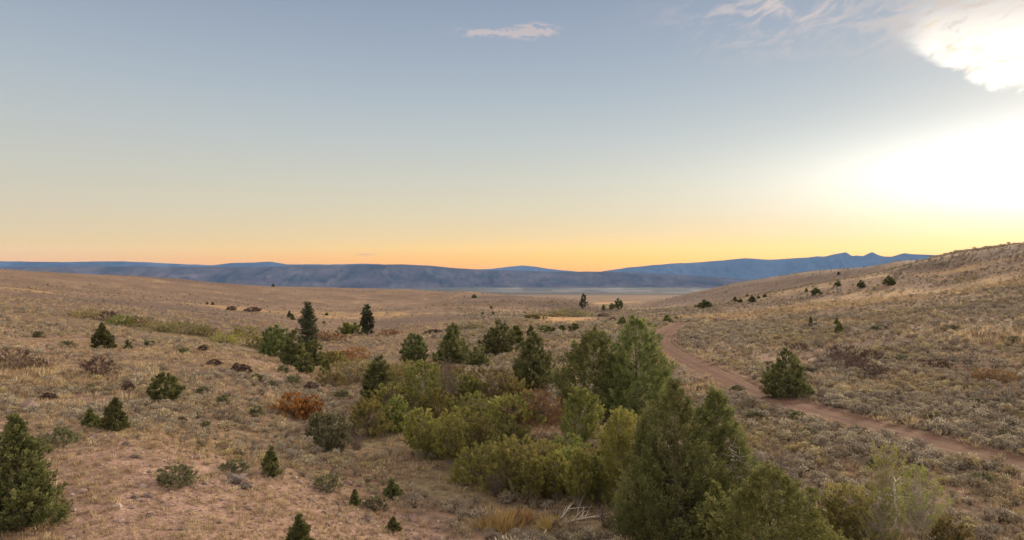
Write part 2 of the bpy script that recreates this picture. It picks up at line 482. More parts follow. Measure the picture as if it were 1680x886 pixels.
    col = t.mix(t.attr('reed'), col, t.ramp(n_sm, [(.3, (.22, .13, .085)), (.7, (.36, .23, .15))]))
    col = t.mix(t.attr('road'), col, t.ramp(n_fine, [(.3, (.075, .040, .030)), (.7, (.14, .085, .06))]))
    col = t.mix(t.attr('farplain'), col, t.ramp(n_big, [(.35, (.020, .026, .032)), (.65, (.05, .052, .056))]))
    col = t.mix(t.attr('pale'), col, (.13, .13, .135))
    p = t.n('ShaderNodeBsdfPrincipled'); t.put(p.inputs['Base Color'], col); p.inputs['Roughness'].default_value = .95; p.inputs['Specular IOR Level'].default_value = .1
    bp = t.n('ShaderNodeBump'); bp.inputs['Strength'].default_value = .9; bp.inputs['Distance'].default_value = .25
    t.put(bp.inputs['Height'], t.m('ADD', n_sm, t.m('MULTIPLY', n_fine, .4))); t.put(p.inputs['Normal'], bp.outputs[0])
    o = t.n('ShaderNodeOutputMaterial'); t.put(o.inputs[0], p.outputs[0])
    me.materials.append(m)
    tag(link('ground', me), 'dry brown rangeland of grass and bare soil filling the valley', 'ground', kind='structure')


def build_road():
    d = np.gradient(ROAD, axis=0); d /= np.linalg.norm(d, axis=1)[:, None]; nrm = np.stack([d[:, 1], -d[:, 0]], 1)
    offs = np.linspace(-1, 1, 13)
    s = np.arange(len(ROAD))
    wv = RW + .1 + .7 * fbm(s / 4., s * 0., 4, 3)
    P = ROAD[:, None, :] + nrm[:, None, :] * offs[None, :, None] * wv[:, None, None]
    zc = base_h(P[:, :, 0], P[:, :, 1])
    prof = .06 - .035 * np.exp(-((np.abs(offs) - .42) / .16) ** 2) - .10 * np.abs(offs) ** 6
    Z = zc + prof[None, :] + fbm(P[:, :, 0] / 1.2, P[:, :, 1] / 1.2, 8, 2) * .015
    V = np.dstack([P, Z]).reshape(-1, 3); k = len(offs)
    i = np.arange(len(ROAD) - 1)[:, None] * k; j = np.arange(k - 1)[None, :]
    Q = np.stack([i + j, i + j + 1, i + k + j + 1, i + k + j], 2).reshape(-1, 4)
    across = np.tile(np.abs(offs), len(ROAD))
    me = mesh_from('dirt_road', V, Q.ravel(), np.arange(len(Q)) * 4, np.full(len(Q), 4), dict(across=across), True)
    m, t = new_mat('red_dirt')
    geo = t.n('ShaderNodeNewGeometry'); P_ = geo.outputs['Position']
    n1 = t.noise(P_, .35, 5, .6); n2 = t.noise(P_, 4, 5, .7)
    col = t.ramp(n2, [(.25, (.050, .027, .019)), (.5, (.092, .052, .037)), (.8, (.145, .086, .062))])
    ac = t.attr('across')
    track = t.m('MULTIPLY', t.step(t.m('ABSOLUTE', t.m('SUBTRACT', ac, .42)), .28, .05), t.step(n1, .25, .6))
    col = t.mix(t.m('MULTIPLY', track, .5), col, (.155, .095, .070))
    col = t.mix(t.m('MULTIPLY', t.step(t.m('ADD', ac, t.m('MULTIPLY_ADD', n2, .6, -.3)), .62, .95), t.step(n1, .3, .5)), col, (.15, .10, .058))
    crown_ = t.m('MULTIPLY', t.step(ac, .2, .06), t.step(t.m('ADD', n1, t.m('MULTIPLY_ADD', n2, .5, -.25)), .45, .62))
    col = t.mix(t.m('MULTIPLY', crown_, .6), col, (.12, .08, .048))
    p = t.n('ShaderNodeBsdfPrincipled'); p.inputs['Specular IOR Level'].default_value = .05; t.put(p.inputs['Base Color'], col); p.inputs['Roughness'].default_value = .95
    bp = t.n('ShaderNodeBump'); bp.inputs['Strength'].default_value = .6; bp.inputs['Distance'].default_value = .06
    t.put(bp.inputs['Height'], n2); t.put(p.inputs['Normal'], bp.outputs[0])
    o = t.n('ShaderNodeOutputMaterial'); t.put(o.inputs[0], p.outputs[0])
    me.materials.append(m)
    tag(link('dirt_road', me), 'reddish dirt road winding away along the foot of the slope', 'road', kind='structure')


# ------------------------------------------------------------------ far ridges
def ridge(label, prof, D, depth, basez, mat, seed, rough=1.0):
    prof = np.array(prof, float)
    pa = np.arctan((prof[:, 0] - 840) / F)
    az = np.arange(pa[0], pa[-1], .0011)
    px = 840 + F * np.tan(az)
    crest_py = np.interp(px, prof[:, 0], prof[:, 1])
    crest_py = np.convolve(np.pad(crest_py, 1, mode='edge'), np.ones(3) / 3, 'valid')
    tt = np.r_[np.linspace(-1, 0, 26), np.linspace(.08, .5, 6)]
    Tm, Am = np.meshgrid(tt, az, indexing='ij')
    zc = (443 - crest_py) / F * D * np.cos(az)              # above the camera level
    s = Am * D
    wob = fbm(s / (depth * .35), s * 0 + seed, seed, 3) * .35
    Rr = D + (Tm + wob * (1 - np.abs(Tm))) * depth
    X = Rr * np.sin(Am); Y = Rr * np.cos(Am)
    shape = np.where(Tm < 0, (1 + Tm) ** .85, 1 - .6 * Tm)
    Z = basez + (zc[None, :] - basez) * shape
    gul = np.abs(fbm(X / (depth * .16), Y / (depth * .5), seed + 3, 4))
    Z = Z - gul * (zc[None, :] - basez) * .75 * rough * (np.abs(Tm) * (1 - np.abs(Tm)) * 4) ** .7 * (Tm < 0)
    Z = Z + fbm(s / (D * .012), s * 0 + 3.1, seed + 9, 3) * D * .00055 * rough * np.exp(-(Tm / .15) ** 2)
    V = np.stack([X, Y, Z + CZ], 2).reshape(-1, 3)
    nr, na = X.shape
    i = np.arange(nr - 1)[:, None] * na; j = np.arange(na - 1)[None, :]
    Q = np.stack([i + j, i + j + 1, i + na + j + 1, i + na + j], 2).reshape(-1, 4)
    me = mesh_from('hills', V, Q.ravel(), np.arange(len(Q)) * 4, np.full(len(Q), 4), None, True)
    me.materials.append(mat)
    tag(link('hills', me), label, 'hills', kind='structure')


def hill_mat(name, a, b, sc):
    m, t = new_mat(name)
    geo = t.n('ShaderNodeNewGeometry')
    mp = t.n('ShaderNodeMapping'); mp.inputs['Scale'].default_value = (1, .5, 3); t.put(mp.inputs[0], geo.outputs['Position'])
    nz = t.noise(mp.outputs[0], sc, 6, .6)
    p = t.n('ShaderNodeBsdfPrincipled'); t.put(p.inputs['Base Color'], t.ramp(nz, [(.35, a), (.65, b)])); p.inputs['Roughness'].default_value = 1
    p.inputs['Specular IOR Level'].default_value = 0
    o = t.n('ShaderNodeOutputMaterial'); t.put(o.inputs[0], p.outputs[0]); return m


def build_hills():
    hm = hill_mat('dry_hills_haze_blue', (.026, .033, .060), (.072, .070, .098), .0016)  # some blue of the distance haze is put into this colour
    fm = hill_mat('forested_mountains_haze_blue', (.024, .044, .105), (.042, .070, .145), .0010)  # haze blue painted into the forest colour, on top of the air itself
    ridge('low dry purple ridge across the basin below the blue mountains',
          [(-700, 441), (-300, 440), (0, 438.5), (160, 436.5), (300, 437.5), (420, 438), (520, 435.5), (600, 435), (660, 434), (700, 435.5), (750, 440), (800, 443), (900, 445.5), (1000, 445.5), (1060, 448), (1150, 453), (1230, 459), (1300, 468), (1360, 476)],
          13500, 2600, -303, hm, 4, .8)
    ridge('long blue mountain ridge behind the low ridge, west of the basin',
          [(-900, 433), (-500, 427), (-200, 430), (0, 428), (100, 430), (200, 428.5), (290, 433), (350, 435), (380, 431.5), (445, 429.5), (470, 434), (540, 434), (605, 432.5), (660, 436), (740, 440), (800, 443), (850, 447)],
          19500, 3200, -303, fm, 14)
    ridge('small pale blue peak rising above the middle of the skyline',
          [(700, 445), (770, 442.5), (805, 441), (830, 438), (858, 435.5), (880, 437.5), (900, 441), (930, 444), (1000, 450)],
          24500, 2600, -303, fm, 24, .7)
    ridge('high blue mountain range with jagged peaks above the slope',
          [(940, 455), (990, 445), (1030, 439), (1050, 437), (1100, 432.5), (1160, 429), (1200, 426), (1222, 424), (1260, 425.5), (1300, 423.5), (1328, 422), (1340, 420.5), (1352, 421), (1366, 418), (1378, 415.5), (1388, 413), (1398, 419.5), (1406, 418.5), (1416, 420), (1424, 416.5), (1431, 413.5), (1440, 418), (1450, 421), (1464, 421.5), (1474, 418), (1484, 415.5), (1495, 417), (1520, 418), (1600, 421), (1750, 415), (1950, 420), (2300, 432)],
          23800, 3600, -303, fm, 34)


# ------------------------------------------------------------------ plants
def unit(v):
    return v / (np.linalg.norm(v, axis=-1, keepdims=True) + 1e-9)


PROFILE = {
    'cone': lambda t: np.clip(1 - t, 0, 1) ** .85 * np.clip((t + .03) / .10, 0, 1) ** .6,
    'juniper': lambda t: np.clip(1 - t ** 1.7, 0, 1) ** .9 * np.clip((t + .12) / .28, 0, 1) ** .7,
    'column': lambda t: np.clip(1 - t ** 2.6, 0, 1) ** .8 * np.clip((t + .10) / .3, 0, 1) ** .6,
    'round': lambda t: np.sqrt(np.clip(1 - (2 * t - .86) ** 2 / 1.3, 0, 1)),
    'dome': lambda t: np.sqrt(np.clip(1 - t ** 2.2, 0, 1)),
    'pine': lambda t: np.clip(1 - t ** 2.2, 0, 1) ** .9 * (.75 + .25 * np.sin(t * 40)) * np.clip((t + .25) / .5, 0, 1),
    'spread': lambda t: np.clip(.35 + .9 * t, 0, 1) * np.sqrt(np.clip(1 - t ** 3, 0, 1)),
}


def crown(h, w, prof, n, k, t0, lean_out, lift, plen, spread, leaf, seed, leaders=1, lob=.35, twig=0, limb_n=0, trunk_r=.02, inner=.45, multi=0, droop=0., pitch_top=.35):
    """Foliage plumes over an uneven crown volume (crown Geo) with trunk, limbs and shoots reaching into it (wood Geo)."""
    rng = np.random.default_rng(seed)
    C = Geo(); Wd = Geo()
    f = PROFILE[prof]
    lead = [(0, 0, 1.0, 1.0)]
    for q in range(leaders - 1):
        a = rng.uniform(0, 6.28); d = w * rng.uniform(.16, .28)
        lead.append((math.cos(a) * d, math.sin(a) * d, rng.uniform(.72, .95), rng.uniform(.55, .75)))
    lw = np.array([l[2] * l[3] for l in lead]); lw /= lw.sum()
    li = rng.choice(len(lead), n, p=lw)
    L = np.array(lead)[li]
    tg = rng.uniform(0, 1, n * 6); keep = rng.uniform(0, 1, n * 6) < (f(tg) + .12) / 1.15
    t = tg[keep][:n]
    if len(t) < n: t = np.r_[t, rng.uniform(0, 1, n - len(t))]
    az = rng.uniform(0, 2 * np.pi, n)
    lobf = 1 + lob * (vnoise(az * 1.3 + li * 5.1, t * 5 + seed, seed) - .5) * 2 + lob * .5 * (vnoise(az * 3.1 + 9 + li * 3, t * 11, seed + 5) - .5) * 2
    u = inner + (1 - inner) * rng.uniform(0, 1, n) ** .55
    rad = f(t) * w * .5 * L[:, 3] * lobf * u
    zz = (t0 + (1 - t0) * t) * h * L[:, 2] * (.96 + .04 * lobf)
    P = np.stack([L[:, 0] + np.cos(az) * rad, L[:, 1] + np.sin(az) * rad, zz], 1)
    out = np.stack([np.cos(az), np.sin(az), np.zeros(n)], 1)
    D = unit(out * (lean_out * (1 - pitch_top * t))[:, None] + np.array([0, 0, 1.0]) * lift + rng.normal(size=(n, 3)) * .22)
    pl = plen * rng.uniform(.6, 1.25, n) * (1 - .35 * t)
    ptint = rng.uniform(0, 1, n)
    P0 = P - D * pl[:, None] * .45
    s = rng.uniform(0, 1, (n, k)) ** .8
    jit = rng.normal(size=(n, k, 3)); jit = jit / np.linalg.norm(jit, axis=2, keepdims=True)
    rr = pl[:, None] * spread * (1 - .75 * s) * rng.uniform(.2, 1, (n, k))
    LP = P0[:, None, :] + D[:, None, :] * (s * pl[:, None])[:, :, None] + jit * rr[:, :, None]
    LP[:, :, 2] -= droop * rr
    LD = unit(D[:, None, :] * .9 + jit * .65 + rng.normal(size=(n, k, 3)) * .25)
    tint = np.clip(ptint[:, None] * .6 + rng.uniform(0, .4, (n, k)) + (s - .5) * .25, 0, 1)
    lsz = rng.uniform(.7, 1.35, n * k)
    LP = LP.reshape(-1, 3); LD = LD.reshape(-1, 3)
    ok = LP[:, 2] > .03
    global R
    keepR = R; R = rng
    C.leaves(LP[ok], LD[ok], (lsz * leaf[0])[ok], (lsz * leaf[1])[ok], tint.ravel()[ok])
    R = keepR
    # wood
    stems = []
    nst = max(1, multi)
    for q in range(nst):
        a = q / nst * 6.28 + rng.uniform(0, 1); b0 = (.03 + .1 * (nst > 1)) * w
        tip = np.array([lead[q % len(lead)][0], lead[q % len(lead)][1], h * .93 * lead[q % len(lead)][2]])
        if nst > 1: tip = tip * [.5, .5, .85] + [math.cos(a) * w * .26, math.sin(a) * w * .26, 0]
        base = np.array([math.cos(a), math.sin(a), 0]) * trunk_r * .5 - [0, 0, .15]
        pts = [base + (tip - base) * v + np.array([rng.normal() * .02 * w, rng.normal() * .02 * w, 0]) * (0 < v < 1) for v in np.linspace(0, 1, 7)]
        rads = trunk_r * (1 - np.linspace(0, 1, 7) ** .8 * .92) / (1 if nst == 1 else 1.5)
        Wd.tube(pts, rads, 6, .5); stems.append(np.array(pts))
    for q in rng.choice(n, min(limb_n, n), replace=False):
        st = stems[rng.integers(len(stems))]
        e = P0[q]; zt = max(e[2] - np.hypot(e[0], e[1]) * .7, .05 * h)
        zi = np.clip(zt / max(st[-1][2], .1), 0.03, .95) * 6; i0 = int(zi); b = st[i0] + (st[min(i0 + 1, 6)] - st[i0]) * (zi - i0)
        mid = (b + e) / 2 + np.array([0, 0, -.08 * np.linalg.norm(e - b)])
        r0 = trunk_r * .3 * (1 - .6 * t[q])
        Wd.tube([b, mid, e], [r0, r0 * .6, r0 * .22], 4, rng.uniform(0, 1))
    if twig:
        for q in rng.choice(n, min(twig, n), replace=False):
            e = P[q] + D[q] * pl[q] * .62
            st = stems[rng.integers(len(stems))]; b = st[int(np.clip(P0[q][2] / max(st[-1][2], .1) * 6 - rng.uniform(1, 3), 0, 5))]
            Wd.tube([b, (b + e) / 2 + rng.normal(size=3) * .03 * pl[q], e], np.array([.016, .011, .004]) * max(1, w / 4), 3, rng.uniform(0, 1))
    return C, Wd


def bare_tree(h, w, seed, n=26, levels=3, r=.07, spread=.55):
    rng = np.random.default_rng(seed); G = Geo()

    def grow(p, d, L, rad, lv):
        pts = [p]; q = p.copy(); dd = d.copy()
        for k in range(4):
            dd = unit(dd + rng.normal(size=3) * .12 + np.array([0, 0, .07])); q = q + dd * L / 4; pts.append(q.copy())
        G.tube(pts, np.linspace(rad, rad * .45, 5), 5 if lv == levels else 3, rng.uniform(0, 1))
        if lv > 0:
            for c in range(rng.integers(3, 6)):
                v = rng.uniform(.3, 1.0); i = min(int(v * 4), 3); b = pts[i] + (pts[i + 1] - pts[i]) * (v * 4 - i)
                nd = unit(dd + rng.normal(size=3) * spread + np.array([0, 0, .15]))
                grow(b, nd, L * rng.uniform(.42, .65), rad * .42, lv - 1)
    grow(np.array([0, 0, -.1]), np.array([rng.normal() * .05, rng.normal() * .05, 1.]), h * .62, r, levels)
    return G


CACHE = {}


def plant_meshes(kind, v, h, w, size_px):
    """Meshes for one plant; far ones come from a small set of shared meshes at unit size."""
    g = dict(h=h, w=w)
    seed = v * 13 + 5
    big = size_px
    nq = float(np.clip((big / 60.) ** 1.25, .35, 8))
    pxm = size_px / max(h, .3)            # pixels (photo) per metre
    lf = max(.085, 1.9 / pxm)             # leaf length that shows as about one render pixel
    if kind in ('juniper', 'conejuniper', 'columnjuniper', 'greyjuniper', 'brightjuniper'):
        prof = {'juniper': 'juniper', 'conejuniper': 'cone', 'columnjuniper': 'column', 'greyjuniper': 'round', 'brightjuniper': 'juniper'}[kind]
        n = int(250 * nq); ld = 1 if kind == 'conejuniper' else (1 + v % 3 if kind == 'juniper' else 1 + v % 3 if kind == 'brightjuniper' else 1 + v % 2)
        C, W = crown(h, w * 1.06, prof, n, 48, .02, .8, .85, .115 * h * (.75 if nq > 2 else 1.0) + .12 * w * .3, .40, (lf * 1.7, lf * .75), seed, leaders=ld, lob=.55 if kind == 'conejuniper' else .45, limb_n=int(40 * min(nq, 2)), trunk_r=.018 * h + .03, inner=.5)
        return C, W, M['greybush'] if kind == 'greyjuniper' else M['brightjuniper'] if kind == 'brightjuniper' else M['olivejuniper'] if kind == 'columnjuniper' or (size_px > 215 and kind == 'juniper') else M['juniper'], M['bark']
    if kind == 'pine':
        n = int(200 * nq)
        C, W = crown(h, w, 'pine', n, 26, .12, 1.2, .35, .13 * h, .30, (lf * 1.5, lf * .75), seed, lob=.5, limb_n=40, trunk_r=.016 * h, inner=.35)
        return C, W, M['pine'], M['bark']
    if kind in ('willow', 'olive', 'green', 'orange', 'russet'):
        n = int(230 * nq) + 40
        C, W = crown(h, w * 1.38, 'dome', n, 44, .05, .75, .85, .15 * h + .06 * w, .34, (lf * 1.2, lf * .8), seed, lob=.5, twig=int(110 * min(nq, 2)), limb_n=40, trunk_r=.05, inner=.35, multi=5, leaders=1 + v % 3)
        return C, W, M[kind], M['twig']
    if kind in ('aspen', 'greenaspen'):
        n = int(190 * nq) + 30
        C, W = crown(h, w * 1.0, 'round', n, 40, .24, .7, .9, .13 * h, .32, (lf * 1.2, lf * .8), seed, lob=.45, twig=int(60 * min(nq, 2)), limb_n=40, trunk_r=.022 * h, inner=.3)
        return C, W, M['willow' if kind == 'aspen' else 'green'], M['palebark']
    if kind == 'thinaspen':
        n = int(60 * nq) + 24
        C, W = crown(h, w, 'round', n, 30, .15, .6, .9, .16 * h, .34, (lf * 1.1, lf * .6), seed, lob=.5, twig=int(50 * min(nq, 2)), limb_n=40, trunk_r=.018 * h, inner=.2)
        return C, W, M['willow' if v % 2 else 'green'], M['palebark']
    if kind == 'brown':
        n = int(170 * nq) + 40
        C, W = crown(h, w * 1.1, 'dome', n, 34, .05, .7, .8, .30 * h, .30, (lf * 1.4, lf * .55), seed, lob=.35, twig=int(80 * min(nq, 2)), limb_n=20, trunk_r=.04, inner=.3, multi=5)
        return C, W, M['brown'], M['twig']
    if kind == 'sparse':          # nearly leafless shrub
        n = int(110 * nq) + 30
        C, W = crown(h, w * 1.1, 'spread', n, 5, .15, .35, 1.0, .34 * h, .22, (lf * .9, lf * .4), seed, lob=.35, twig=int(80 * min(nq, 2)), limb_n=60, trunk_r=.06, inner=.2, multi=6)
        return C, W, M['brown'], M['twig']
    if kind == 'mound':           # low dark grey-green shrub
        n = int(170 * nq) + 40
        C, W = crown(h, w * 1.1, 'dome', n, 34, .05, .8, .7, .34 * h, .34, (lf * 1.2, lf * .7), seed, lob=.35, limb_n=16, trunk_r=.03, inner=.3, multi=5)
        return C, W, M['greybush'], M['twig']
    raise ValueError(kind)


NAME = {'brightjuniper': ('juniper_tree', 'tree'), 'juniper': ('juniper_tree', 'tree'), 'conejuniper': ('juniper_tree', 'tree'), 'columnjuniper': ('juniper_tree', 'tree'), 'greyjuniper': ('juniper_bush', 'bush'), 'pine': ('pine_tree', 'tree'),
        'willow': ('willow_shrub', 'shrub'), 'olive': ('willow_shrub', 'shrub'), 'green': ('willow_shrub', 'shrub'), 'orange': ('autumn_shrub', 'shrub'), 'russet': ('autumn_shrub', 'shrub'),
        'aspen': ('aspen_tree', 'tree'), 'thinaspen': ('aspen_tree', 'tree'), 'greenaspen': ('aspen_tree', 'tree'), 'brown': ('brown_shrub', 'shrub'), 'sparse': ('leafless_shrub', 'shrub'), 'mound': ('grey_shrub', 'shrub')}
GROUP = {'juniper_tree': 'junipers scattered over the valley', 'pine_tree': 'pines standing in the valley', 'willow_shrub': 'willow shrubs along the creek', 'autumn_shrub': 'autumn coloured shrubs',
         'aspen_tree': 'aspens in the creek thicket', 'brown_shrub': 'brown shrubs on the slopes', 'leafless_shrub': 'leafless shrubs', 'grey_shrub': 'low grey shrubs', 'juniper_bush': 'grey-green bushes'}
PLACED = []


def plant(kind, px, pyb, pyt, wpx, label, v=None, Yfix=None, far=False):
    v = len(PLACED) if v is None else v
    if Yfix:
        y = Yfix; x = (px - 840) / F * y; z = float(ground(np.array([x]), np.array([y]))[0])
        top = CZ + (443 - pyt) / F * y; h = top - z
    else:
        x, y, z = at(px, min(pyb, 884)) if pyb <= 884 else at(px, pyb)
        h = (pyb - pyt) / F * y
    w = wpx / F * y
    name, cat = NAME[kind]
    spx = max(pyb - pyt, wpx * .8)
    if spx < 26:                                # far: a shared mesh of that kind
        key = (kind, v % 3)
        if key not in CACHE:
            C, W, lm, wm = plant_meshes(kind, v % 3 + 40, 4.0, 4.0, 26)
            CACHE[key] = (C.mesh('crown', lm), W.mesh('trunk', wm))
        mc, mw = CACHE[key]; sc = (w / 4.0, w / 4.0, h / 4.0)
    else:
        C, W, lm, wm = plant_meshes(kind, v, h, w, spx)
        mc, mw = C.mesh('crown', lm), W.mesh('trunk', wm); sc = (1, 1, 1)
    e = link(name, None, None, (x, y, z - .05)); e.empty_display_size = .3
    e.rotation_euler = (0, 0, (v * 2.399) % 6.283 if spx < 60 else 0); e.scale = sc
    tag(e, label, cat, GROUP[name])
    link('trunk', mw, e); link('crown', mc, e)
    PLACED.append((x, y, w * .5))
    return e


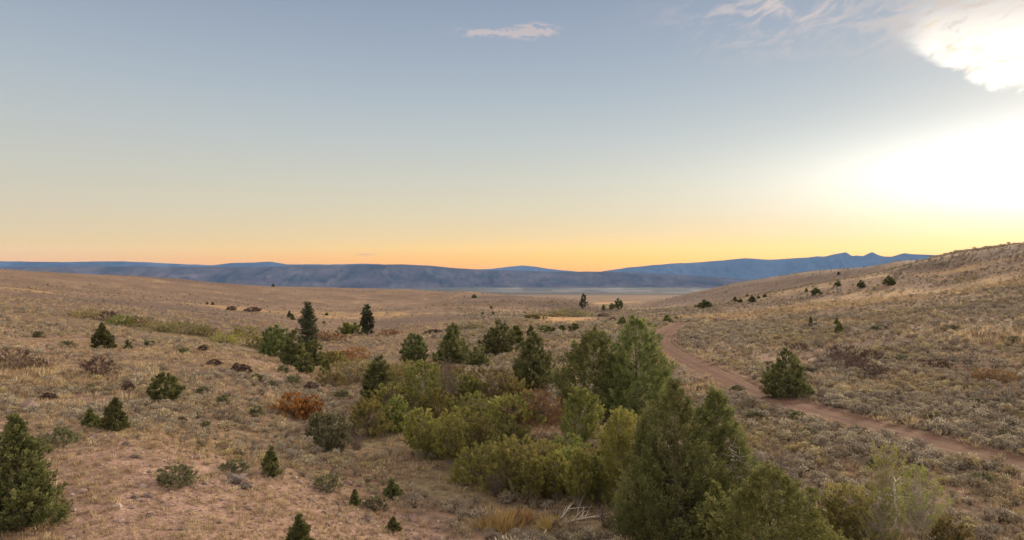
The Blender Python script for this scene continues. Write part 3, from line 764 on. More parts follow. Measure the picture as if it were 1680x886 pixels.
T = [
    # big junipers, near to far
    ('conejuniper', 26, 864, 686, 138, 'tall ragged juniper at the bottom left corner of the bare slope', 1),
    ('juniper', 1105, 905, 634, 190, 'largest juniper, dense dark green, standing at the creek bottom beside the bare-branched one', 1),
    ('juniper', 1172, 880, 642, 135, 'juniper with bare twisted branches showing, close behind the largest one', 3),
    ('brightjuniper', 1262, 955, 770, 240, 'broad lighter green juniper rising from the bottom edge below the road', 6),
    ('brightjuniper', 1172, 930, 798, 76, 'slim pale green juniper spire wedged between two broad junipers at the bottom', 9),
    ('columnjuniper', 974, 688, 541, 104, 'dense olive juniper, shorter and left one of the tall touching pair', 8),
    ('columnjuniper', 1044, 700, 522, 110, 'dense olive juniper, taller and right one of the tall touching pair', 10),
    ('juniper', 1290, 652, 573, 70, 'neat rounded juniper standing alone at the edge of the dirt road', 9),
    ('juniper', 875, 638, 546, 70, 'dark ragged juniper with gaps, behind the russet shrub', 4),
    ('juniper', 820, 583, 526, 66, 'broad dark juniper in the valley middle, right of its twin-topped neighbour', 5),
    ('columnjuniper', 846, 568, 536, 20, 'narrow small juniper touching the broad dark one on its right side', 6),
    ('juniper', 742, 600, 530, 54, 'twin-topped upright dark juniper beyond the bare grey tree', 7),
    ('juniper', 786, 602, 566, 34, 'low dark juniper squeezed between two taller junipers in the valley middle', 8),
    ('juniper', 678, 597, 543, 42, 'pointed blue-green juniper beyond the yellow-green willows', 3),
    ('juniper', 623, 655, 584, 58, 'dark twin-spired juniper at the upper end of the willow thicket', 4),
    ('columnjuniper', 452, 590, 533, 50, 'dark juniper, leftmost of the close dark clump on the left slope foot', 11),
    ('juniper', 483, 600, 541, 48, 'dark juniper in the middle of the close clump under the tall pine', 2),
    ('juniper', 513, 602, 556, 40, 'dark juniper at the right end of the close clump under the tall pine', 8),
    ('conejuniper', 440, 575, 545, 26, 'small dark juniper peeping out behind the left end of the clump', 3),
    ('juniper', 500, 612, 576, 30, 'small grey-green juniper in front of the dark clump', 4),
    ('columnjuniper', 535, 612, 590, 15, 'tiny slim juniper at the end of the dark clump, above the russet bushes', 6),
    ('pine', 505, 600, 495, 34, 'tallest pine with a shaggy dark crown rising out of the juniper clump', 1),
    ('pine', 603, 553, 500, 24, 'lone pine with visible trunk on the valley flat', 2),
    ('pine', 957, 506, 482, 14, 'tall distant pine beside the green hollow down the valley', 3),
    # small junipers on the left slope
    ('columnjuniper', 270, 658, 611, 48, 'bushy round young juniper on the open left slope', 2),
    ('conejuniper', 188, 707, 652, 42, 'cone shaped young juniper on the brow of the bare slope', 4),
    ('conejuniper', 147, 701, 671, 25, 'small young juniper just left of the cone shaped one on the brow', 6),
    ('conejuniper', 445, 778, 731, 26, 'small pointed juniper alone on the bare slope near the dark rocks', 8),
    ('conejuniper', 491, 905, 840, 42, 'young juniper cut off by the bottom edge on the bare slope', 2),
    ('conejuniper', 645, 869, 846, 22, 'dark stubby juniper seedling low on the bare slope', 4),
    ('conejuniper', 582, 826, 800, 17, 'thin juniper sapling on the bare slope between two low shrubs', 5),
    ('conejuniper', 643, 813, 783, 26, 'pale green juniper sapling near the creek thicket', 7),
    ('conejuniper', 168, 571, 534, 24, 'thin ragged juniper on the upper left slope below the shrub line', 9),
    ('conejuniper', 210, 572, 556, 14, 'very small sapling beside the thin ragged juniper', 3),
    ('conejuniper', 375, 699, 686, 10, 'tiny dark sapling among the grass of the left slope', 2),
    ('greyjuniper', 548, 740, 677, 46, 'rounded grey-green bush, taller of two at the slope foot', 2),
    ('greyjuniper', 522, 722, 675, 34, 'rounded grey-green bush behind the taller one at the slope foot', 5),
    # valley middle, small
    ('columnjuniper', 895, 546, 532, 20, 'round dark juniper, leftmost of a short row on the flat', 1),
    ('columnjuniper', 909, 546, 536, 11, 'smallest juniper of a short row on the flat', 2),
    ('columnjuniper', 922, 545, 533, 13, 'dark juniper of a short row on the flat, right of the smallest', 3),
    ('columnjuniper', 941, 543, 530, 15, 'dark juniper at the right end of a short row on the flat', 4),
    ('juniper', 871, 552, 535, 13, 'small dark juniper top showing behind the ragged juniper', 5),
    ('columnjuniper', 1021, 536, 522, 13, 'small round juniper just left of the taller touching one', 6),
    ('columnjuniper', 1094, 531, 518, 14, 'round juniper beside the far bend of the road', 7),
    ('columnjuniper', 1065, 537, 530, 13, 'low round juniper left of the far road bend', 8),
    ('columnjuniper', 1110, 524, 518, 7, 'tiny round juniper past the far bend of the road', 9),
    ('columnjuniper', 995, 531, 526, 6, 'tiny dark shrub-like juniper on the far flat', 3),
    ('brown', 1005, 527, 521, 11, 'brown round shrub on the far flat', 1),
    ('columnjuniper', 1015, 508, 491, 13, 'tallest of three dark trees far down the valley', 2),
    ('columnjuniper', 1004, 508, 498, 9, 'middle dark tree of three far down the valley', 5),
    ('columnjuniper', 990, 509, 499, 6, 'smallest and leftmost dark tree of three far down the valley', 8),
    ('juniper', 1157, 506, 492, 25, 'wide dark juniper clump at the foot of the far right slope', 3),
    ('juniper', 1234, 495, 484, 12, 'dark juniper, biggest of a loose row climbing the far slope', 3),
    ('juniper', 1214, 496, 489, 8, 'small juniper of the loose row on the far slope, left of the biggest', 4),
    ('juniper', 1206, 495, 487, 7, 'small juniper at the start of the loose row on the far slope', 5),
    ('juniper', 1226, 488, 483, 5, 'tiny juniper above the loose row on the far slope', 6),
    ('juniper', 1244, 490, 485, 6, 'tiny juniper right of the biggest in the loose row', 7),
    ('juniper', 1255, 487, 482, 7, 'small juniper at the upper end of the loose row', 8),
    ('juniper', 1339, 485, 473, 17, 'dark round juniper, lowest of four on the right hillside', 2),
    ('juniper', 1374, 470, 460, 9, 'smallest of four dark junipers on the right hillside', 4),
    ('juniper', 1413, 472, 460, 12, 'third of four dark junipers climbing the right hillside', 6),
    ('juniper', 1458, 468, 454, 17, 'highest of four dark round junipers on the right hillside', 7),
    ('juniper', 1376, 450, 445, 5, 'tiny juniper just under the right skyline', 8),
    ('juniper', 1323, 479, 473, 5, 'tiny juniper left of the lowest hillside juniper', 5),
    ('conejuniper', 1330, 536, 520, 9, 'slim sapling in the sage of the right slope', 2),
    ('conejuniper', 1339, 538, 529, 7, 'short sapling beside the slim one on the right slope', 4),
    ('columnjuniper', 1377, 547, 529, 12, 'small dark upright juniper in the sage of the right slope', 5),
    ('conejuniper', 1373, 534, 521, 9, 'small juniper just behind the upright one on the right slope', 1),
    # far left hill
    ('juniper', 778, 486, 480, 7, 'lone dark tree near the crest of the broad far hill', 1),
    ('juniper', 448, 468, 463, 5, 'tiny dark tree on the crest of the broad far hill', 2),
    ('conejuniper', 475, 520, 509, 8, 'small pale tree at the hill foot left of the tallest pine', 4),
    ('conejuniper', 480, 524, 515, 8, 'small dark tree touching the pale one left of the tallest pine', 5),
    ('juniper', 536, 517, 512, 6, 'dark bush on the hill foot right of the tallest pine', 6),
    ('juniper', 531, 530, 526, 5, 'tiny dark bush below the dark one at the hill foot', 7),
    ('juniper', 792, 515, 510, 4, 'tiny dark bush on the lower broad hill', 8),
    ('juniper', 809, 515, 510, 7, 'dark bush right of the tiny one on the lower broad hill', 3),
    ('juniper', 806, 505, 501, 5, 'small dark bush higher on the lower broad hill', 2),
    ('juniper', 340, 498, 493, 3, 'left one of two specks of trees by the golden grass', 1),
    ('juniper', 349, 498, 493, 5, 'right one of two specks of trees by the golden grass', 2),
    ('brown', 379, 507, 501, 14, 'low brown shrub on the golden grass of the left hill', 3),
    ('brown', 414, 510, 503, 22, 'wide low brown shrub at the end of the golden grass', 4),
    # creekside thicket
    ('willow', 607, 716, 654, 54, 'yellow-green dome-shaped willow at the left end of the thicket', 1),
    ('green', 651, 706, 650, 42, 'dark-hollowed green willow right of the dome-shaped one', 2),
    ('greenaspen', 694, 675, 594, 74, 'tall greyish green aspen at the back of the thicket', 3),
    ('sparse', 735, 684, 590, 38, 'bare upright grey tree beside the tall greyish green aspen', 4),
    ('aspen', 690, 752, 668, 54, 'yellow-green aspen with a pale trunk at the thicket front', 5),
    ('aspen', 740, 764, 680, 48, 'aspen with several thin pale stems at the thicket front', 6),
    ('willow', 785, 742, 676, 72, 'broad olive-yellow willow in the middle of the thicket', 7),
    ('willow', 795, 792, 726, 70, 'low bushy yellow-green willow over a dark hollow at the thicket front', 8),
    ('green', 725, 745, 700, 46, 'deep green leafy shrub low between pale stems', 9),
    ('willow', 835, 700, 648, 62, 'rounded willow beside the russet shrub', 10),
    ('green', 780, 690, 642, 70, 'green willow behind the middle of the thicket', 11),
    ('olive', 800, 652, 607, 70, 'olive shrub at the far side of the thicket', 12),
    ('green', 756, 655, 612, 56, 'green shrub at the far side behind the bare grey tree', 13),
    ('olive', 845, 655, 622, 44, 'small olive shrub in front of the ragged juniper', 14),
    ('olive', 720, 625, 595, 60, 'dull olive shrub below the twin-topped juniper', 15),
    ('olive', 665, 615, 590, 50, 'dull olive shrub below the pointed juniper', 16),
    ('willow', 850, 800, 715, 86, 'wide yellow willow nearest the fallen branches', 17),
    ('aspen', 912, 823, 745, 42, 'small bright yellow-green aspen with a pale trunk above the fallen branches', 18),
    ('greenaspen', 953, 745, 642, 64, 'tall rounded green aspen above the tan reed clearing', 19),
    ('aspen', 1016, 835, 676, 66, 'tallest yellow aspen with a long pale trunk beside the largest juniper', 20),
    ('sparse', 1040, 800, 700, 44, 'leafless brown tree between the yellow aspen and the largest juniper', 21),
    ('aspen', 875, 832, 752, 30, 'slender aspen between the wide yellow willow and the small bright aspen', 93),
    ('aspen', 948, 838, 742, 34, 'slender upright aspen right of the small bright one', 95),
    ('green', 985, 828, 742, 56, 'dark green shrub under the tallest yellow aspen', 22),
    ('green', 935, 805, 735, 60, 'green shrub under the tall rounded aspen', 23),
    ('green', 880, 815, 752, 56, 'dark green shrub behind the small bright aspen', 24),
    ('willow', 893, 790, 722, 50, 'yellowish willow behind the small bright aspen', 25),
    ('russet', 882, 692, 640, 88, 'wide russet shrub in front of the ragged juniper', 26),
    ('orange', 478, 684, 646, 44, 'bright orange-red shrub on the left slope foot', 27),
    ('orange', 508, 690, 650, 36, 'orange-gold shrub touching the orange-red one', 28),
    ('sparse', 583, 738, 692, 54, 'purplish leafless shrub left of the dome-shaped willow', 29),
    ('sparse', 815, 815, 768, 60, 'pale leafless shrub under the wide yellow willow', 31),
    ('sparse', 995, 868, 830, 50, 'leafless purple-brown shrub at the end of the fallen branches', 32),
    ('olive', 580, 627, 590, 78, 'wide olive shrub behind the twin-spired juniper', 33),
    ('orange', 580, 588, 568, 46, 'rusty orange shrub on the flat beyond the olive shrub', 34),
    ('russet', 536, 560, 543, 46, 'reddish shrub right of the juniper clump', 35),
    ('green', 578, 550, 530, 30, 'bright green bush left of the lone pine', 36),
    ('russet', 638, 551, 541, 34, 'russet shrub right of the lone pine', 37),
    ('olive', 545, 600, 575, 34, 'dull olive shrub between the clump and the orange shrub', 38),
    ('olive', 540, 632, 610, 44, 'low olive shrub below the juniper clump', 39),
    ('green', 770, 540, 529, 50, 'green bush at the left end of a hedge-like line on the flat', 40),
    ('brown', 712, 546, 540, 26, 'low brown shrub left of the hedge-like line', 41),
    ('green', 938, 519, 507, 56, 'wide green thicket bush in the far hollow', 42),
    ('olive', 905, 519, 510, 36, 'olive bush left of the wide green one in the far hollow', 43),
    ('olive', 875, 521, 514, 26, 'small olive bush at the edge of the tan far meadow', 44),
    ('brown', 990, 520, 514, 20, 'low brown bush right of the tan far meadow', 45),
    ('willow', 640, 668, 630, 60, 'olive-yellow willow just right of the twin-spired juniper foot', 81),
    ('olive', 700, 660, 622, 60, 'olive shrub behind the foot of the tall greyish green aspen', 82),
    ('green', 860, 690, 645, 40, 'small green willow at the left edge of the russet shrub', 83),
    ('willow', 755, 720, 668, 60, 'yellow willow tucked behind the thin pale stems', 84),
    ('green', 830, 735, 690, 60, 'green willow left of the tan reed clearing', 85),
    ('willow', 820, 770, 715, 56, 'yellow-green willow between the low bushy one and the wide yellow one', 86),
    ('olive', 870, 640, 612, 40, 'olive shrub at the foot of the ragged juniper', 87),
    ('green', 930, 770, 712, 56, 'dark green shrub behind the tall rounded aspen foot', 88),
    ('olive', 970, 800, 735, 60, 'brownish olive shrub between the rounded aspen and the tallest yellow aspen', 89),
    ('willow', 715, 690, 640, 52, 'yellowish willow in front of the bare grey tree', 90),
    ('olive', 630, 632, 602, 54, 'olive shrub behind the twin-spired juniper on its right', 91),
    ('green', 1060, 860, 760, 60, 'green shrub pressed against the left side of the largest juniper', 92),
    # shrub line on the left
    ('olive', 140, 523, 513, 34, 'olive bush at the upper end of the shrub line', 46),
    ('brown', 178, 527, 516, 30, 'brownish bush of the shrub line, second from its upper end', 47),
    ('green', 197, 533, 521, 26, 'rounded green bush alone in the shrub line', 48),
    ('olive', 225, 535, 524, 34, 'olive bush in the upper middle of the shrub line', 49),
    ('olive', 260, 541, 529, 40, 'wide olive bush in the middle of the shrub line', 50),
    ('green', 300, 545, 531, 44, 'wide green bush in the middle of the shrub line', 51),
    ('olive', 338, 551, 537, 36, 'olive bush below the wide green one in the shrub line', 52),
    ('willow', 370, 561, 545, 40, 'bright yellow-green bush near the lower end of the shrub line', 53),
    ('olive', 402, 552, 538, 36, 'brown-green bush above the yellow-green one in the shrub line', 54),
    ('olive', 425, 570, 552, 34, 'olive bush at the lower end of the shrub line', 55),
    # brown mounds
    ('brown', 160, 617, 586, 48, 'dark brown twiggy shrub on the left slope', 56),
    ('brown', 18, 608, 574, 62, 'large brown shrub at the left edge above the golden grass', 57),
    ('brown', 60, 606, 590, 40, 'low brown shrub right of the large one at the left edge', 58),
    ('mound', 97, 730, 703, 58, 'spreading dark grey-green shrub near the brow of the bare slope', 59),
    ('mound', 291, 791, 761, 58, 'spreading grey-green shrub in the middle of the bare slope', 60),
    ('mound', 385, 770, 752, 40, 'low dark shrub above the dark rocks', 61),
    ('mound', 537, 802, 778, 46, 'grey-green shrub on the lower bare slope', 62),
    ('mound', 615, 832, 812, 34, 'brown-grey shrub beside the thin sapling', 63),
    ('brown', 1385, 597, 566, 66, 'large dark brown shrub on the right slope', 64),
    ('brown', 1428, 594, 574, 46, 'brown shrub right behind the large dark one', 65),
    ('brown', 1408, 608, 585, 48, 'brown shrub below the large dark one', 66),
    ('brown', 1437, 619, 598, 48, 'rounded brown shrub, lowest of the right slope cluster', 67),
    ('brown', 1540, 603, 587, 40, 'brown shrub midway to the reddish mound', 68),
    ('russet', 1625, 627, 605, 56, 'reddish brown mound-shaped shrub on the right slope', 69),
    ('brown', 1310, 575, 565, 34, 'low brown shrub up the slope from the roadside juniper', 70),
    # bottom right
    ('thinaspen', 1455, 840, 728, 60, 'thin yellow-green aspen sapling behind the white dead trunk', 71),
    ('thinaspen', 1510, 886, 766, 84, 'thin bright green aspen sapling right of the white dead trunk', 72),
    ('thinaspen', 1440, 900, 796, 84, 'loose grey-green shrub-like aspen at the bottom edge left of the dead trunk', 74),
    ('olive', 1395, 895, 795, 76, 'olive shrub at the bottom edge touching the broad lighter green juniper', 74),
    ('sparse', 1270, 812, 738, 60, 'leafless brown shrub behind the broad lighter green juniper', 75),
    ('olive', 1560, 905, 850, 50, 'dark olive shrub low at the bottom edge', 76),
]
for k, (px, pb, hh, ww) in enumerate([(402, 612, 14, 18), (331, 646, 13, 16), (366, 663, 15, 20), (211, 638, 14, 16), (421, 628, 14, 18), (443, 636, 12, 16), (351, 600, 10, 20), (482, 630, 15, 22), (421, 684, 16, 22), (296, 694, 12, 16),
                                      (246, 566, 10, 18), (300, 578, 10, 18), (332, 576, 9, 14), (110, 566, 9, 20), (64, 552, 9, 18), (388, 608, 12, 14), (560, 652, 14, 22), (466, 612, 13, 18), (512, 640, 14, 20), (338, 700, 12, 14), (150, 640, 12, 16), (80, 655, 12, 20)]):
    T.append(('mound' if k % 3 else 'brown', px, pb, pb - hh, ww, 'dark olive shrub dotted among paler sage on the left slope' if k % 3 else 'dark brown shrub dotted among paler sage on the left slope', 100 + k))
for k, (px, pb, hh, ww) in enumerate([(1260, 600, 9, 26), (1330, 612, 10, 24), (1480, 590, 9, 24), (1210, 640, 9, 20), (1240, 690, 14, 26), (1310, 690, 13, 24), (1330, 720, 16, 30), (1440, 770, 20, 32), (1610, 800, 22, 36), (1650, 720, 14, 30), (1530, 690, 14, 26), (1600, 665, 12, 24), (1665, 560, 10, 26), (1560, 540, 8, 22), (1440, 540, 8, 22)]):
    T.append(('mound', px, pb, pb - hh, ww, 'dark grey-green shrub standing out from the sage right of the junipers', 130 + k))


# ------------------------------------------------------------------ sage and grass
def sage_proto(seed, n=150, h=.75, w=1.15):
    rng = np.random.default_rng(seed); G = Geo()
    global R
    keep = R; R = rng
    nl = rng.integers(5, 9)
    lobes = np.stack([rng.uniform(-.29, .29, nl) * w, rng.uniform(-.29, .29, nl) * w, rng.uniform(.35, .75, nl) * h], 1)
    lr = rng.uniform(.24, .36, nl) * w; lt = rng.uniform(0, .45, nl)
    i = rng.integers(0, nl, n); d = unit(rng.normal(size=(n, 3)) + [0, 0, .75]); d[:, 2] = np.maximum(d[:, 2], -.3)
    P = lobes[i] + d * (lr[i] * rng.uniform(.55, 1, n))[:, None] * [1, 1, .9]
    P[:, 2] = np.maximum(P[:, 2], .02)
    D = unit(d + [0, 0, .7] + rng.normal(size=(n, 3)) * .35)
    hi = np.clip(P[:, 2] / h, 0, 1)
    tint = np.clip(lt[i] + rng.uniform(0, .55, n), 0, 1)
    G.leaves(P - D * .05, D, rng.uniform(.10, .20, n), rng.uniform(.05, .10, n), tint)
    for q in range(nl):
        b = np.array([rng.normal() * .05, rng.normal() * .05, -.05]); G.tube([b, (b + lobes[q]) / 2 * [1.1, 1.1, .9], lobes[q]], [.035, .025, .012], 3, .05)
    R = keep
    return G


def tuft_proto(seed, n=26, h=.5):
    rng = np.random.default_rng(seed); G = Geo()
    global R
    keep = R; R = rng
    P = np.stack([rng.normal(size=n) * .14, rng.normal(size=n) * .14, np.full(n, -.02)], 1)
    D = unit(np.stack([P[:, 0] * 2.2 + rng.normal(size=n) * .25, P[:, 1] * 2.2 + rng.normal(size=n) * .25, np.ones(n)], 1))
    G.leaves(P, D, rng.uniform(.6, 1.2, n) * h, rng.uniform(.018, .045, n) * 1.6, rng.uniform(0, 1, n))
    R = keep
    return G


def scatter_object(name, protos, pts, idx, rot, scl, hue, mat, label, cat):
    """ONE object: its mesh holds the prototype plants and the standing points; geometry nodes stand the plants on the points."""
    Vs = []; Qs = []; tint = []; pid = []; nv = 0
    for k, g in enumerate(protos):
        V, Q, t = g.arrays(); Vs.append(V); Qs.append(Q + nv); tint.append(t); pid.append(np.full(len(V), k + 1)); nv += len(V)
    n = len(pts)
    Vs.append(pts); tint.append(np.zeros(n)); pid.append(np.zeros(n))
    z = np.zeros(nv)
    at_ = dict(tint=np.concatenate(tint), proto=np.concatenate(pid).astype(int), idx=np.r_[z, idx].astype(int), rot=np.r_[z, rot], scl=np.r_[z, scl], hue=np.r_[z, hue])
    Q = np.concatenate(Qs)
    me = mesh_from(name, np.concatenate(Vs), Q.ravel(), np.arange(len(Q)) * 4, np.full(len(Q), 4), at_)
    me.materials.append(mat)
    o = tag(link(name, me), label, cat, kind='stuff')
    ng = bpy.data.node_groups.new(name + '_spread', 'GeometryNodeTree')
    ng.interface.new_socket('Geometry', in_out='INPUT', socket_type='NodeSocketGeometry')
    ng.interface.new_socket('Geometry', in_out='OUTPUT', socket_type='NodeSocketGeometry')
    N = ng.nodes; Lk = ng.links
    gi = N.new('NodeGroupInput'); go = N.new('NodeGroupOutput')

    def named(nm, dt):
        a = N.new('GeometryNodeInputNamedAttribute'); a.data_type = dt; a.inputs['Name'].default_value = nm
        return a.outputs['Attribute']
    pr = named('proto', 'INT')

    def sep(k):
        c = N.new('FunctionNodeCompare'); c.data_type = 'INT'; c.operation = 'EQUAL'
        ins = [i for i in c.inputs if i.type == 'INT']; Lk.new(pr, ins[0]); ins[1].default_value = k
        s = N.new('GeometryNodeSeparateGeometry'); s.domain = 'POINT'
        Lk.new(gi.outputs[0], s.inputs[0]); Lk.new(c.outputs[0], s.inputs[1]); return s.outputs[0]
    jn = N.new('GeometryNodeJoinGeometry')
    for k in range(len(protos)):
        g2 = N.new('GeometryNodeGeometryToInstance'); Lk.new(sep(k + 1), g2.inputs[0]); Lk.new(g2.outputs[0], jn.inputs[0])
    ip = N.new('GeometryNodeInstanceOnPoints'); ip.inputs['Pick Instance'].default_value = True
    Lk.new(sep(0), ip.inputs['Points']); Lk.new(jn.outputs[0], ip.inputs['Instance']); Lk.new(named('idx', 'INT'), ip.inputs['Instance Index'])
    cx = N.new('ShaderNodeCombineXYZ'); Lk.new(named('rot', 'FLOAT'), cx.inputs[2]); Lk.new(cx.outputs[0], ip.inputs['Rotation'])
    Lk.new(named('scl', 'FLOAT'), ip.inputs['Scale'])
    Lk.new(ip.outputs[0], go.inputs[0])
    md = o.modifiers.new('spread', 'NODES'); md.node_group = ng
    return o


def sample_polar(n, r0, r1, rng, amax=.80):
    r = np.sqrt(rng.uniform(r0 * r0, r1 * r1, n)); a = rng.uniform(-amax, amax, n)
    return r * np.sin(a), r * np.cos(a)


def build_cover():
    rng = np.random.default_rng(99)
    pl = np.array(PLACED)
    XS = []; YS = []; SS = []
    for cnt, r0, r1, sc in ((36000, 30, 110, .66), (52000, 110, 260, .74), (56000, 260, 560, .8), (18000, 560, 1000, .9)):
        x, y = sample_polar(cnt, r0, r1, rng); XS.append(x); YS.append(y); SS.append(np.full(cnt, sc))
    X = np.concatenate(XS); Y = np.concatenate(YS); S = np.concatenate(SS)
    gold, moist, meadow, reed, bare, spur = masks(X, Y)
    rd = road_dist(X, Y)
    dens = np.where(np.arctan2(X, Y) > .05, .3, .1) + .9 * sstep(-.22, .22, fbm(X / 17, Y / 17, 51, 4))
    dens *= (1 - .75 * gold) * (1 - .97 * moist) * (1 - meadow) * (1 - reed) * (1 - .7 * bare) * (1 - .75 * spur)
    dens *= sstep(RW + .5, RW + 2.5, rd)
    a = np.arctan2(X, Y)
    dens *= np.where(a < -.1, .36, 1.0) * np.where(np.hypot(X, Y) > 300, .7, 1.0)
    ok = rng.uniform(0, 1, len(X)) < dens
    # not inside the trees
    for k in range(0, len(X), 4000):
        d = np.hypot(X[k:k + 4000, None] - pl[:, 0], Y[k:k + 4000, None] - pl[:, 1]) - pl[:, 2] * .8
        ok[k:k + 4000] &= d.min(1) > 0
    X = X[ok]; Y = Y[ok]; S = S[ok] * rng.lognormal(-.05, .38, ok.sum()) * np.where(a[ok] < -.1, .82, 1.0); spur = spur[ok]; S = np.where(spur > .5, S * .55, S); a = a[ok]
    Z = ground(X, Y); n = len(X)
    idx = rng.integers(0, 7, n); rot = rng.uniform(0, 6.28, n)
    hue = np.clip(sstep(-.1, .4, fbm(X / 9, Y / 9, 63, 3)) * .6 + rng.normal(0, .33, n), 0, 1)
    protos = [sage_proto(200 + k, 210, .72 + .06 * (k % 3), 1.1 + .12 * (k % 4)) for k in range(7)]
    # the clumps that show largest in the picture stand as objects of their own
    py = 443 + (CZ - Z) / Y * F; px = 840 + X / Y * F
    vis = (px > 4) & (px < 1676) & (py < 880) & (py > 443)
    size = np.where(vis, S / Y, 0)
    # skip clumps behind the near trees
    for e in bpy.data.objects:
        if e.get('category') in ('tree', 'shrub', 'bush'):
            pass
    order = np.argsort(-size)[:285]
    ind = np.zeros(n, bool); ind[order] = True
    meshes = [g.mesh('sagebrush', M['sage']) for g in protos]
    for i in order:
        yellow = hue[i] > .55; big = S[i] > .9
        look = ('large ' if big else 'small ' if S[i] < .6 else '') + ('yellowish' if yellow else 'grey-green') + ' sagebrush clump '
        rdi = road_dist(np.array([X[i]]), np.array([Y[i]]))[0]
        beyond = X[i] > np.interp(Y[i], ROAD[::-1, 1] if ROAD[0, 1] > ROAD[-1, 1] else ROAD[:, 1], ROAD[::-1, 0] if ROAD[0, 1] > ROAD[-1, 1] else ROAD[:, 0])
        if spur[i] > .5: where = 'on the bare pinkish slope'
        elif rdi < 5: where = 'on the verge of the dirt road'
        elif a[i] > .3 and beyond: where = 'on the slope across the dirt road'
        elif a[i] > .15: where = 'on the sage flat between the road and the junipers'
        elif a[i] < -.12: where = 'on the grassy slope behind the bare brow'
        else: where = 'beside the creek thicket'
        o = link('sagebrush', meshes[idx[i]], None, (X[i], Y[i], Z[i])); o.rotation_euler = (0, 0, rot[i]); o.scale = (S[i],) * 3
        o['hue'] = float(hue[i])
        tag(o, look + where, 'shrub', look + where)
    k = ~ind
    scatter_object('sagebrush_cover', protos, np.stack([X, Y, Z], 1)[k], idx[k], rot[k], S[k], hue[k], M['sage'], 'low sagebrush scrub spread over the slopes in countless clumps', 'scrub')
    # grass
    XS = []; YS = []; SS = []
    for cnt, r0, r1, sc in ((42000, 28, 75, .62), (50000, 75, 150, .85), (36000, 150, 330, 1.2)):
        x, y = sample_polar(cnt, r0, r1, rng); XS.append(x); YS.append(y); SS.append(np.full(cnt, sc))
    X = np.concatenate(XS); Y = np.concatenate(YS); S = np.concatenate(SS)
    gold, moist, meadow, reed, bare, spur = masks(X, Y); rd = road_dist(X, Y)
    dens = (.30 + .7 * gold + .8 * reed + .45 * spur - .1 * moist) * sstep(RW - .2, RW + .8, rd) * (.35 + 1.1 * sstep(-.3, .35, fbm(X / 5, Y / 5, 71, 3)))
    ok = rng.uniform(0, 1, len(X)) < dens
    X = X[ok]; Y = Y[ok]; S = S[ok] * rng.lognormal(0, .3, ok.sum()) * (1 + .4 * gold[ok]) * (1 - .35 * spur[ok]); Z = ground(X, Y); n = len(X)
    tp = [tuft_proto(300 + k, 24, .42 + .05 * k) for k in range(4)]
    scatter_object('dry_grass', tp, np.stack([X, Y, Z], 1), rng.integers(0, 4, n), rng.uniform(0, 6.28, n), S, np.zeros(n), M['grass'], 'pale dry grass tufts covering the slopes', 'grass')


def build_stones():
    rng = np.random.default_rng(12)
    x, y = sample_polar(52000, 28, 130, rng, .75)
    gold, moist, meadow, reed, bare, spur = masks(x, y)
    dens = np.maximum(spur * 1.0, bare * .5) * (.25 + sstep(-.1, .4, fbm(x / 4, y / 4, 91, 3))) + .02
    ok = (rng.uniform(0, 1, len(x)) < dens) & (road_dist(x, y) > RW)
    x = x[ok]; y = y[ok]; z = ground(x, y); n = len(x)
    protos = []
    for k in range(4):
        g = Geo(); r2 = np.random.default_rng(k)
        th = np.arange(7) / 7 * 6.283; rings = []
        for zz, rr in ((-.25, .8), (.1, 1.0), (.42, .78), (.6, .35)):
            rings.append(np.stack([np.cos(th) * rr * r2.uniform(.75, 1.15, 7), np.sin(th) * rr * r2.uniform(.6, 1.0, 7), np.full(7, zz) + r2.normal(size=7) * .07], 1))
        V = np.concatenate(rings); q = [(a * 7 + i, a * 7 + (i + 1) % 7, (a + 1) * 7 + (i + 1) % 7, (a + 1) * 7 + i) for a in range(3) for i in range(7)]
        q += [(21, 22, 23, 24), (21, 24, 25, 26)]
        g.quads(V, np.array(q), np.full(len(V), k / 3.)); protos.append(g)
    m, t = new_mat('pebbles'); geo = t.n('ShaderNodeNewGeometry'); oi = t.n('ShaderNodeObjectInfo')
    p = t.n('ShaderNodeBsdfPrincipled'); p.inputs['Roughness'].default_value = .9
    t.put(p.inputs['Base Color'], t.ramp(oi.outputs['Random'], [(0, (.07, .05, .042)), (.5, (.16, .105, .085)), (1, (.30, .22, .18))]))
    o = t.n('ShaderNodeOutputMaterial'); t.put(o.inputs[0], p.outputs[0])
    scatter_object('gravel', protos, np.stack([x, y, z], 1), rng.integers(0, 4, n), rng.uniform(0, 6.28, n), rng.lognormal(-2.3, .55, n), np.zeros(n), m, 'small stones strewn over the bare pinkish slope', 'gravel')


